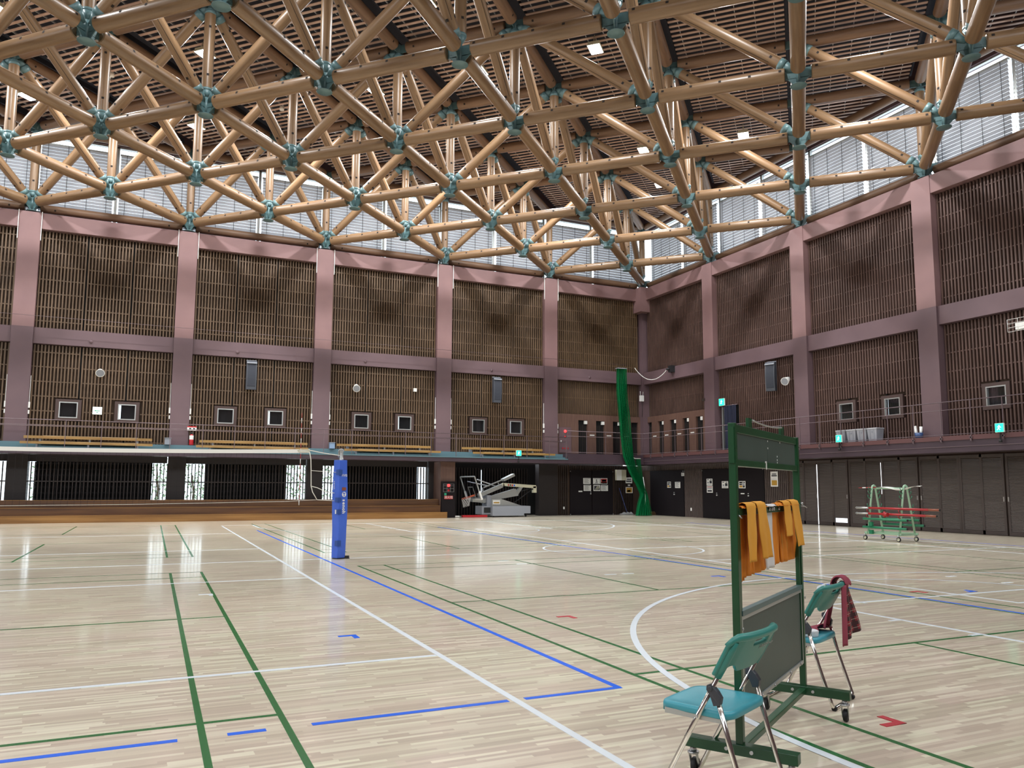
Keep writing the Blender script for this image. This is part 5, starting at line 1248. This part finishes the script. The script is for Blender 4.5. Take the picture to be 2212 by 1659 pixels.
# ================================================================== FOLDING CHAIRS
M['seat'] = mat('turquoise moulded plastic', srgb(62, 152, 166), .38, col2=srgb(58, 145, 160), scale=2); M['backp'] = mat('sea green moulded plastic', srgb(52, 128, 118), .38, col2=srgb(48, 120, 112), scale=2)
M['knuckle'] = mat('dark grey joint cover', srgb(56, 58, 64), .4)
def make_chair(loc, rz, lab):
    t = thing('folding_chair', lab, 'chair', loc, rz, 'turquoise folding chairs')
    w, wr, ya, yb, zs = .185, .205, .145, -.215, .43
    yf, m_, zt, zk, yr, wt = .156, .542, .745, .53, -.298, .205
    T = lambda s, z, e=0: Vector((s*(wt+e), yf-m_*z, z))
    # seat: rounded outline, dished top, rolled skirt
    def outline(a, sc=1):
        ca, sa = math.cos(a), math.sin(a); n_ = 7.5
        r_ = (abs(ca)**n_+abs(sa)**n_)**(-1/n_); x, y = ca*r_, sa*r_
        yy = (ya+yb)/2+y*(ya-yb)/2*sc; wx = w+(wr-w)*(ya-yy)/(ya-yb); return x*wx*sc, yy
    b = MB(); n = 56; rings = [(.0, -.008), (.25, -.010), (.5, -.009), (.72, -.005), (.86, .001), (.94, .003), (.985, -.001), (1.0, -.009), (1.0, -.026), (.985, -.030), (.965, -.024)]
    for sc, dz in rings:
        for i in range(n):
            x, y = outline(2*PI*i/n, max(sc, .001)); fy_ = (y-yb)/(ya-yb)
            dd = dz-.018*max(0, fy_-.8)*(sc)-(.014 if sc >= 1 and abs(x) > .1 and dz < -.02 and fy_ > .75 else 0)
            b.v.append((x, y, zs+dd))
    for j in range(len(rings)-1):
        for i in range(n): b.face([j*n+i, j*n+(i+1) % n, (j+1)*n+(i+1) % n, (j+1)*n+i], 0, True)
    o = b.build('seat', M['seat'], t)
    b = MB()
    for s in (-1, 1): b.box(s*.178-.012, s*.178+.012, -.17, .11, zs-.05, zs-.026)
    b.box(-.17, .17, -.17, -.15, zs-.048, zs-.03); b.build('seat_rail', M['alu'], t)
    # backrest: curved in plan, wings run down over the tubes, grip slot near the top
    zb0, zb1 = .60, .762
    def bk(s, v, e=0):
        x = (s-.5)*2; X = x*.232
        edge = max(0, (abs(x)-.70)/.30)
        ax = abs(x); sm = lambda a, c: (lambda q: q*q*(3-2*q))(max(0, min(1, (ax-a)/(c-a))))
        zlow = .596+.034*sm(.45, .68)-.04*sm(.74, .95)
        zhi = .758-.012*max(0, (abs(x)-.8)/.2)**2*3
        z = zlow+(zhi-zlow)*v; y = yf-m_*z-.035*(1-x*x)+.02*edge+e
        return (X, y, z)
    def skip(s, v): return abs(s-.5) < .15 and .72 < v < .86
    b = MB(); b.grid(bk, 44, 22, skip=skip); o = b.build('backrest', M['backp'], t); so = o.modifiers.new('thickness', 'SOLIDIFY'); so.thickness = .02; so.offset = 0; sb = o.modifiers.new('smooth', 'SUBSURF'); sb.levels = 1; sb.render_levels = 1
    b = MB(); b.tube([(lambda p: (p[0], p[1]+.0, p[2]-.002))(bk(i/24, 1)) for i in range(25)], [.012+.006*min(1, 4*(i/24)*(1-i/24)*3) for i in range(25)], 10); b.build('top_roll', M['backp'], o)
    for s in (-1, 1):
        b = MB(); b.tube([T(s, .58), T(s, .64), T(s, .70), T(s, .74)], [.0165, .019, .02, .016], 12); b.build('tube_sleeve', M['backp'], o)
        text_part('lettering', 'うきはアリーナ', .023, M['paper'], o, frame3((.07, yf-m_*.692-.035-.013, .692), (1, 0, 0), (0, -m_, 1)))
    r_ = .0115
    for s in (-1, 1):
        b = MB(); b.tube([T(s, .62), T(s, .3), T(s, .08), T(s, .035), T(s*.93, .0135)], r_, 12); b.build('leg', M['chrome'], t)
        K = T(s, zk); Rr = Vector((s*wt, yr, .0135))
        k2 = K+(Rr-K).normalized()*.055+Vector((s*.004, -.012, 0))
        b = MB(); b.tube([k2, K.lerp(Rr, .5), K.lerp(Rr, .9), Rr+Vector((0, .006, .02)), Rr+Vector((-s*.02, .0, 0))], r_, 12); b.build('leg', M['chrome'], t)
        b = MB(); q = s*.019
        pts = [K+Vector((q, .018, .012)), K+Vector((q, .0, .02)), K+Vector((q, -.03, -.008)), K+Vector((q, -.048, -.035)), k2+Vector((q*.9, -.014, -.012)), k2+Vector((q*.9, .016, -.02)), K+Vector((q, .004, -.03)), K+Vector((q, .02, -.008))]
        b.prism(pts, (-s*.03, 0, 0)); b.cyl(K+Vector((q, 0, 0)), K+Vector((q+s*.006, 0, 0)), .011, n=12); kn = b.build('joint_cover', M['knuckle'], t); bevel(kn, .003)
        b = MB(); b.cyl(T(s, zs-.03)+Vector((s*.012, 0, 0)), T(s, zs-.03)+Vector((s*.018, 0, 0)), .008, n=10); b.build('rivet', M['steel'], t)
    b = MB(); b.tube([T(.93, .0135), T(-.93, .0135)], r_, 10); b.build('foot_bar', M['chrome'], t)
    b = MB(); b.tube([(-wt+.02, yr, .0135), (wt-.02, yr, .0135)], r_, 10); b.build('foot_bar', M['chrome'], t)
    b = MB()
    for s in (-1, 1): b.cyl((s*wt*.9-.012, yr, .013), (s*wt*.9+.012, yr, .013), .0155, n=10); b.cyl((s*wt*.85-.012, yf, .013), (s*wt*.85+.012, yf, .013), .0155, n=10)
    b.build('rubber_foot', M['dark'], t)
    return t
make_chair((-20.401, -30.397, 0), .45, 'turquoise folding chair in the foreground, empty, before the board stand')
make_chair((-18.77, -29.30, 0), .45, 'turquoise folding chair behind the board stand with a red scarf on its back')

# scarf over the right end of the far chair's back
M['scarf'] = mat('dusty red scarf lining', srgb(150, 66, 82), .9, col2=srgb(134, 54, 70), scale=5)
def plaid():
    m = bpy.data.materials.new('dark red plaid'); m.use_nodes = True; nt = m.node_tree; L = nt.links.new; b = nt.nodes['Principled BSDF']; b.inputs['Roughness'].default_value = .9
    uv = nt.nodes.new('ShaderNodeUVMap'); sp = nt.nodes.new('ShaderNodeSeparateXYZ'); L(uv.outputs[0], sp.inputs[0])
    def band(src, per, w_, ph=0):
        a = nt.nodes.new('ShaderNodeMath'); a.operation = 'MULTIPLY_ADD'; a.inputs[1].default_value = per; a.inputs[2].default_value = ph; L(src, a.inputs[0])
        f_ = nt.nodes.new('ShaderNodeMath'); f_.operation = 'FRACT'; L(a.outputs[0], f_.inputs[0]); c = nt.nodes.new('ShaderNodeMath'); c.operation = 'LESS_THAN'; c.inputs[1].default_value = w_; L(f_.outputs[0], c.inputs[0]); return c.outputs[0]
    def mixc(fac, c1, c2):
        x = nt.nodes.new('ShaderNodeMix'); x.data_type = 'RGBA'; L(fac, x.inputs[0])
        if isinstance(c1, tuple): x.inputs[6].default_value = c1
        else: L(c1, x.inputs[6])
        x.inputs[7].default_value = c2; return x.outputs[2]
    c = mixc(band(sp.outputs[0], 3, .45), srgb(124, 30, 40), srgb(60, 24, 28)); c = mixc(band(sp.outputs[1], 6, .45, .3), c, srgb(56, 22, 26))
    c = mixc(band(sp.outputs[0], 3, .04, .25), c, srgb(170, 150, 140)); c = mixc(band(sp.outputs[1], 6, .05, .6), c, srgb(160, 140, 130)); L(c, b.inputs['Base Color']); return m
M['plaid'] = plaid()
t = thing('scarf', 'red scarf with plaid face draped over the back of the far chair', 'scarf', (-18.77, -29.30, 0), .45)
def cloth(name, fn, nu, nv, m, th=.004):
    b = MB(); b.grid(fn, nu, nv); me = b.mesh(name, m); uvl = me.uv_layers.new(name='UVMap')
    uvs = [((i % (nu+1))/nu, (i//(nu+1))/nv) for i in range((nu+1)*(nv+1))]
    for lp in me.loops: uvl.data[lp.index].uv = uvs[lp.vertex_index]
    o = put(name, me, t); so = o.modifiers.new('thickness', 'SOLIDIFY'); so.thickness = th; return o
yb_ = .156-.542*.75   # y of the back's top edge
# over the top edge
def over(s, v): a = v*PI; return (.115+.12*s+.01*math.sin(v*3), yb_-.005+.045*math.cos(a), .748+.05*math.sin(a)+.008*math.sin(s*12))
cloth('fold', over, 10, 14, M['scarf'], .007)
# rear fall (towards the camera's right): narrow lining edge and flared plaid
cloth('lining_fall', lambda s, v: (.055+.09*s-.05*v, yb_-.046-.01*v+.008*math.sin(s*7), .752-.385*v), 6, 20, M['scarf'], .006)
cloth('plaid_fall', lambda s, v: (.115+(.07+.25*v)*s-.03*v, yb_-.040-.008*v+.015*math.sin(s*9+v*3)*v, .765-.37*v+.03*s*v), 16, 24, M['plaid'], .004)
# front fall onto the seat
cloth('front_fall', lambda s, v: (.12+.085*s+.01*math.sin(v*5), yb_+.04+.05*v+.03*math.sin(s*PI)*v, .75-.30*v), 10, 20, M['scarf'], .005)
cloth('seat_fold', lambda s, v: (.02+.19*s, -.15+.09*v+.03*math.sin(s*5), .446+.03*math.sin(s*PI)*(1-v)+.006*math.sin(s*14)), 16, 8, M['scarf'], .006)
# round white knitted cap / dish on the seat
t = thing('ribbed_bowl', 'white ribbed round bowl lying upside down on the far chair seat', 'bowl', (-18.80, -29.46, .43))
b = MB(); n = 48; prof = [(q[0]*.66, q[1]*.66) for q in [(.075, 0), (.078, .006), (.082, .05), (.078, .056), (.058, .062), (.052, .058), (.03, .066), (.0, .068)]]
for j, (r_, z) in enumerate(prof):
    for i in range(n): rr_ = r_*(1-.03*(i % 2) if j in (1, 2) else 1); b.v.append((rr_*math.cos(2*PI*i/n), rr_*math.sin(2*PI*i/n), z))
for j in range(len(prof)-1):
    for i in range(n): b.face([j*n+i, j*n+(i+1) % n, (j+1)*n+(i+1) % n, (j+1)*n+i], 0, j > 2)
b.build('bowl', mat('white ribbed plastic', srgb(226, 228, 230), .5), t)

# ================================================================== GARDEN SEEN THROUGH THE LOW WINDOWS
tr0 = None
for i, (x, y, h_) in enumerate(((-26.9, 8.5, 3.2), (-22.6, 9.5, 3.6), (-21.0, 8.2, 3.0), (-16.6, 9.0, 3.4), (-15.0, 8.0, 3.2), (-11.0, 9.5, 3.5))):
    t = thing('garden_shrub', 'leafy garden tree outside the low windows, %s from the left' % ORD[i], 'tree', (x, y, -.2), 0, 'garden trees outside the low windows')
    b = MB(); b.tube([(0, 0, 0), (.05, .02, h_*.4), (-.05, 0, h_*.7)], [.07, .05, .03], 7); b.build('trunk', M['bark'], t)
    b = MB(); rnd = random.Random(i)
    for q in range(380):
        a = rnd.random()*2*PI; r_ = 1.1*math.sqrt(rnd.random()); z = .5+(h_-.5)*rnd.random(); r_ *= 1-.5*abs(z/h_-.55)
        c = Vector((r_*math.cos(a), r_*math.sin(a), z)); u_ = Vector((rnd.uniform(-1, 1), rnd.uniform(-1, 1), rnd.uniform(-1, 1))).normalized()*.09; v_ = u_.cross(Vector((rnd.uniform(-1, 1), rnd.uniform(-1, 1), .3))).normalized()*.05
        k = b.add([c-u_, c+v_, c+u_, c-v_]); b.face([k, k+1, k+2, k+3])
    b.build('foliage', M['leaf'], t)
